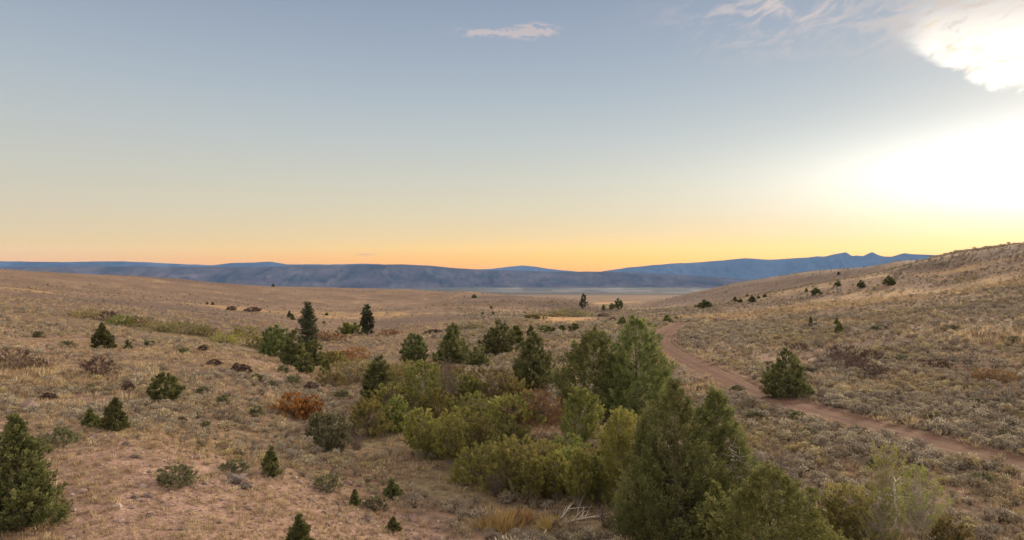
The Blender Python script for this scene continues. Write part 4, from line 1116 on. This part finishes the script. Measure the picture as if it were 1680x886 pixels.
# ------------------------------------------------------------------ single pieces of wood and rock
def build_bits():
    # white dead trunk with stubs
    x, y, z = at(1470, 884)
    hgt = (884 - 732) / F * y
    G = bare_tree(hgt, 2, 5, levels=1, r=.12, spread=.9)
    rng = np.random.default_rng(3)
    for q in range(9):
        b = np.array([0, 0, hgt * rng.uniform(.42, .62)]); d = unit(np.array([rng.normal(), rng.normal(), .35])); L = rng.uniform(.5, 1.1)
        G.tube([b, b + d * L * .5 + [0, 0, .1], b + d * L], [.04, .028, .01], 4, .5)
    tag(link('dead_tree', G.mesh('dead_tree', M['deadwood']), None, (x, y, z)), 'white dead tree trunk with broken branch stubs among the yellow-green saplings', 'dead tree')
    x, y, z = at(847, 872)
    G = bare_tree((872 - 780) / F * y, 2, 11, levels=3, r=.055, spread=.5)
    tag(link('leafless_tree', G.mesh('leafless_tree', M['twig']), None, (x, y, z)), 'leafless grey sapling with a forked stem by the yellow grass', 'tree')
    # fallen branches on the creek bottom
    def log(px, py, ang, L, r, label, seed):
        x, y, z = at(px, py); rng = np.random.default_rng(seed)
        G = Geo(); d = np.array([math.cos(ang), math.sin(ang), 0])
        pts = [];
        for v in np.linspace(-.5, .5, 7):
            p = d * L * v + np.array([-d[1], d[0], 0]) * math.sin(v * 5) * L * .03
            zz = float(ground(np.array([x + p[0]]), np.array([y + p[1]]))[0]) - z + r + .12 * (v + .5)
            pts.append(p + [0, 0, zz])
        G.tube(pts, np.linspace(r, r * .35, 7), 7, .5)
        for q in range(7):
            v = rng.uniform(.2, .98); i = min(int(v * 6), 5); b = pts[i] + (pts[i + 1] - pts[i]) * (v * 6 - i)
            dd = unit(d * .8 + np.array([rng.normal() * .7, rng.normal() * .7, abs(rng.normal()) * .5])); l2 = L * rng.uniform(.15, .4)
            G.tube([b, b + dd * l2 * .5 + [0, 0, .05], b + dd * l2], [r * .4, r * .28, r * .1], 4, rng.uniform(0, 1))
        tag(link('fallen_branch', G.mesh('fallen_branch', M['deadwood']), None, (x, y, z)), label, 'branch', 'fallen branches on the creek bottom')
    log(928, 846, math.radians(62), 6.2, .10, 'longest fallen grey branch slanting away behind the other two', 1)
    log(955, 857, math.radians(20), 6.5, .08, 'fallen branch lying level, ending at the leafless purple-brown shrub', 2)
    log(898, 868, math.radians(75), 3.0, .07, 'short forked pale branch lying nearest the bottom edge', 3)
    # dark rocks
    for px, py, s, lab, sd in ((386, 788, .62, 'dark jagged rock, upper one of two on the bare slope', 1), (402, 797, .46, 'dark rounded rock, lower one of two on the bare slope', 2)):
        x, y, z = at(px, py)
        import bmesh
        bm = bmesh.new(); bmesh.ops.create_icosphere(bm, subdivisions=3, radius=1)
        rng = np.random.default_rng(sd); cuts = unit(rng.normal(size=(9, 3))); cd = rng.uniform(.55, .85, 9)
        for vtx in bm.verts:
            c = np.array(vtx.co)
            for nn, dd in zip(cuts, cd):
                q = c @ nn
                if q > dd: c = c - nn * (q - dd)
            c = c * (1 + .08 * float(fbm(np.array([c[0] * 3 + sd]), np.array([c[1] * 3 + c[2] * 2]), sd, 3)[0]))
            vtx.co = Vector(c * s * np.array([1.1, .8, .7]))
        me = bpy.data.meshes.new('boulder'); bm.to_mesh(me); bm.free(); me.materials.append(M['rock'])
        o = link('boulder', me, None, (x, y, z + s * .25)); tag(o, lab, 'rock', 'dark rocks on the bare slope')
    # golden grass clumps by the creek
    for q, (px, py, s, lab) in enumerate(((812, 868, 1.5, 'bright golden grass clump in front of the thicket'), (852, 858, 1.1, 'smaller orange-gold grass clump right of the brightest one'), (905, 868, 1.0, 'faint golden grass clump beside the short forked branch'))):
        x, y, z = at(px, py); rng = np.random.default_rng(q + 60); G = Geo()
        n = 700
        P = np.stack([rng.normal(size=n) * .42 * s, rng.normal(size=n) * .42 * s, np.full(n, -.03)], 1)
        D = unit(np.stack([P[:, 0] * .5 + rng.normal(size=n) * .22, P[:, 1] * .5 + rng.normal(size=n) * .22, np.ones(n)], 1))
        G.leaves(P, D, rng.uniform(.5, 1.2, n) * .85 * s, rng.uniform(.03, .06, n), rng.uniform(0, 1, n))
        tag(link('grass_clump', G.mesh('grass_clump', M['goldgrass']), None, (x, y, z)), lab, 'grass clump', 'golden grass clumps by the creek')


# ------------------------------------------------------------------ haze, sky, sun, camera
SUN_AZ, SUN_EL = math.radians(44), math.radians(14)
SKY_FILL = (.88, .77, .70)  # colour of the fill light added to the unseen part of the sky


def build_haze():
    x0 = 27400; z0 = -345 + CZ; z1 = 900
    V = [(sx * x0, sy * x0, z) for z in (z0, z1) for sx, sy in ((-1, -1), (1, -1), (1, 1), (-1, 1))]
    me = bpy.data.meshes.new('haze')
    me.from_pydata(V, [], [(3, 2, 1, 0), (4, 5, 6, 7), (0, 1, 5, 4), (1, 2, 6, 5), (2, 3, 7, 6), (3, 0, 4, 7)])
    m, t = new_mat('haze_air')
    v = t.n('ShaderNodeVolumePrincipled')
    v.inputs['Color'].default_value = (.26, .50, .92, 1); v.inputs['Density'].default_value = 1.35e-5; v.inputs['Absorption Color'].default_value = (1, 1, 1, 1)
    v.inputs['Anisotropy'].default_value = 0.0
    o = t.n('ShaderNodeOutputMaterial'); t.put(o.inputs['Volume'], v.outputs[0])
    me.materials.append(m)
    tag(link('haze', me), 'thin blue evening haze filling the air over the basin', 'haze', kind='stuff')


def build_world():
    w = bpy.data.worlds.new('World'); SC.world = w; w.use_nodes = True
    t = NT(w.node_tree)
    tc = t.n('ShaderNodeTexCoord'); sx = t.n('ShaderNodeSeparateXYZ'); t.put(sx.inputs[0], tc.outputs['Generated'])
    X, Y, Z = sx.outputs
    az = t.m('ARCTAN2', X, Y); el = t.m('ARCSINE', Z)
    sky = t.n('ShaderNodeTexSky'); sky.sky_type = 'NISHITA'; sky.sun_disc = False
    sky.sun_elevation = SUN_EL; sky.sun_rotation = SUN_AZ; sky.dust_density = 2.0
    E = lambda py: max(0, math.atan((443 - py) / 1130))
    nrm = t.m('DIVIDE', el, 1.5708, clamp=True)
    st = [(443, (255, 160, 0)), (425, (255, 184, 0)), (408, (250, 204, 92)), (388, (240, 210, 148)), (350, (228, 213, 178)), (300, (213, 210, 192)), (240, (198, 203, 201)), (160, (178, 190, 200)), (80, (161, 175, 192)), (0, (148, 163, 184))]
    stops = [(E(py) / 1.5708, lin(*c)) for py, c in st] + [(.40, lin(135, 152, 178)), (1.0, lin(120, 140, 175))]
    col = t.ramp(nrm, stops)
    # physical sky mixed in as the base
    nis = t.mix(1.0, sky.outputs[0], (.07, .07, .07), 'MULTIPLY')
    col = t.mix(.08, col, nis)

    def gauss(a0, wa, e0, we):
        a = t.m('DIVIDE', t.m('SUBTRACT', az, a0), wa); b = t.m('DIVIDE', t.m('SUBTRACT', el, e0), we)
        return t.m('EXPONENT', t.m('MULTIPLY', t.m('ADD', t.m('MULTIPLY', a, a), t.m('MULTIPLY', b, b)), -1.0))

    def add(col, f, c):
        return t.mix(f, col, t.mix(1.0, col, c, 'ADD'))
    col = t.mix(t.m('MULTIPLY', gauss(-.9, .55, .02, .25), .35), col, lin(176, 178, 178))      # duller to the left
    col = add(col, gauss(.40, .50, .0, .040), (.36, .20, .0))                                  # gold above the mountains
    col = add(col, gauss(.90, .52, .110, .088), (.30, .34, .40))                                   # broad glow
    col = add(col, gauss(.90, .32, .118, .046), (1.3, 1.3, 1.3))                                  # heart of the glow
    # clouds
    cv = t.n('ShaderNodeCombineXYZ'); t.put(cv.inputs[0], t.m('MULTIPLY', az, 14)); t.put(cv.inputs[1], t.m('MULTIPLY', el, 60))
    n1 = t.noise(cv.outputs[0], 1.0, 6, .6, .4)
    cv2 = t.n('ShaderNodeCombineXYZ'); t.put(cv2.inputs[0], t.m('MULTIPLY_ADD', az, 60, t.m('MULTIPLY', el, 40))); t.put(cv2.inputs[1], t.m('MULTIPLY', el, 130))
    n2 = t.noise(cv2.outputs[0], 1.0, 5, .6, .2)
    cv3 = t.n('ShaderNodeCombineXYZ'); t.put(cv3.inputs[0], t.m('MULTIPLY_ADD', el, 12, t.m('MULTIPLY', az, 16))); t.put(cv3.inputs[1], t.m('MULTIPLY_ADD', el, 45, t.m('MULTIPLY', az, -14)))
    n3 = t.noise(cv3.outputs[0], 1.0, 7, .65, .8)
    MX = lambda a, b: t.m('MULTIPLY', a, b)
    streak = t.m('ADD', gauss(-.03, .062, .3345, .0075), gauss(.036, .034, .3375, .012))
    f1 = t.step(MX(streak, t.step(n2, .30, .66)), .12, .75)
    col = t.mix(MX(f1, .60), col, lin(216, 198, 192))
    wis = MX(gauss(.375, .115, .345, .048), t.step(n3, .44, .66))
    col = t.mix(MX(wis, .75), col, lin(224, 208, 202))
    bei = MX(gauss(.62, .15, .315, .042), t.step(n3, .36, .60))
    col = t.mix(MX(bei, .85), col, lin(228, 212, 200))
    edge = t.m('MAXIMUM', t.m('MULTIPLY_ADD', az, -.72, .2598 + .72 * .5457), t.m('MULTIPLY_ADD', az, -.16, .2125 + .16 * .6114))
    dd = t.m('SUBTRACT', t.m('ADD', el, t.m('MULTIPLY_ADD', n3, .036, -.018)), edge)
    br = MX(t.step(dd, -.003, .012), t.step(t.m('ADD', el, t.m('MULTIPLY_ADD', n3, .16, -.08)), .335, .25))
    br = MX(br, t.step(az, .50, .56))
    br = MX(br, t.step(az, 1.3, .9))
    col = t.mix(MX(br, .95), col, t.ramp(n3, [(.3, (.95, .78, .6)), (.55, (1.5, 1.4, 1.25))]))
    smu = MX(gauss(-.212, .014, .0222, .0013), .35)
    col = t.mix(smu, col, lin(150, 135, 130))
    col = t.mix(1.0, col, (.5, .5, .5), 'MULTIPLY')
    # a high bright veil added overhead and behind the viewer, out of view, as fill light
    vn = t.noise(tc.outputs['Generated'], 3.0, 5, .6)
    sky_fill = t.m('MAXIMUM', t.step(el, .44, .62), MX(t.step(t.m('MULTIPLY', Y, -1.0), .0, .5), t.step(el, -.02, .12)))
    sky_fill = MX(sky_fill, t.m('MULTIPLY_ADD', vn, .6, .6, clamp=True))
    col = t.mix(sky_fill, col, SKY_FILL)
    bg = t.n('ShaderNodeBackground'); t.put(bg.inputs[0], col); bg.inputs[1].default_value = 1.0
    o = t.n('ShaderNodeOutputWorld'); t.put(o.inputs[0], bg.outputs[0])


def build_light():
    l = bpy.data.lights.new('sun', 'SUN'); l.energy = 3.3; l.angle = math.radians(13); l.color = (1, .80, .58)
    o = bpy.data.objects.new('sun', l); COL.objects.link(o)
    d = -Vector((math.sin(SUN_AZ) * math.cos(SUN_EL), math.cos(SUN_AZ) * math.cos(SUN_EL), math.sin(SUN_EL)))
    o.rotation_euler = d.to_track_quat('-Z', 'Y').to_euler(); o.location = (200, 200, 120)
    c = bpy.data.cameras.new('camera'); c.sensor_width = 36; c.lens = 36 * F / 1680; c.clip_start = .5; c.clip_end = 120000
    co = bpy.data.objects.new('camera', c); COL.objects.link(co); co.location = (0, 0, CZ); co.rotation_euler = (math.pi / 2, 0, 0)
    SC.camera = co
    vs = SC.view_settings; vs.view_transform = 'Standard'; vs.look = 'None'; vs.exposure = 1.0; vs.gamma = 1; vs.use_curve_mapping = False
    cy = SC.cycles; cy.max_bounces = 5; cy.diffuse_bounces = 3; cy.transmission_bounces = 2; cy.volume_bounces = 0; cy.transparent_max_bounces = 6
    cy.use_denoising = True
    SC.render.film_transparent = False


build_ground()
build_road()
build_hills()
for row in T:
    row = list(row)
    if 'shrub line' in row[5]:
        row[3] -= 4; row[4] *= 1.3
    e = plant(*row[:6], v=row[6])
    if 'bare twisted' in row[5]:
        rg = np.random.default_rng(4); G = Geo(); hh = (row[2] - row[3]) / F * e.location.y; ww = row[4] / F * e.location.y
        for q in range(11):
            b = np.array([rg.normal() * .2, -.3, hh * rg.uniform(.30, .58)]); d = unit(np.array([rg.uniform(-.2, 1.), rg.uniform(-1, -.3), rg.uniform(.1, .7)])); L = ww * rg.uniform(.28, .42)
            p1 = b + d * L * .5 + rg.normal(size=3) * .15; p2 = b + d * L * .8 + rg.normal(size=3) * .2; p3 = b + d * L * 1.05 + rg.normal(size=3) * .25
            G.tube([b, p1, p2, p3], [.085, .06, .04, .012], 5, .5)
            for k in range(4):
                dd = unit(d + rg.normal(size=3) * .7); s0 = p1 + (p3 - p1) * rg.uniform(0, 1)
                G.tube([s0, s0 + dd * .5, s0 + dd * .9 + [0, 0, .1]], [.03, .02, .008], 3, .5)
        link('dead_branches', G.mesh('dead_branches', M['deadwood']), e)
build_bits()
build_cover()
build_stones()
build_haze()
build_world()
build_light()
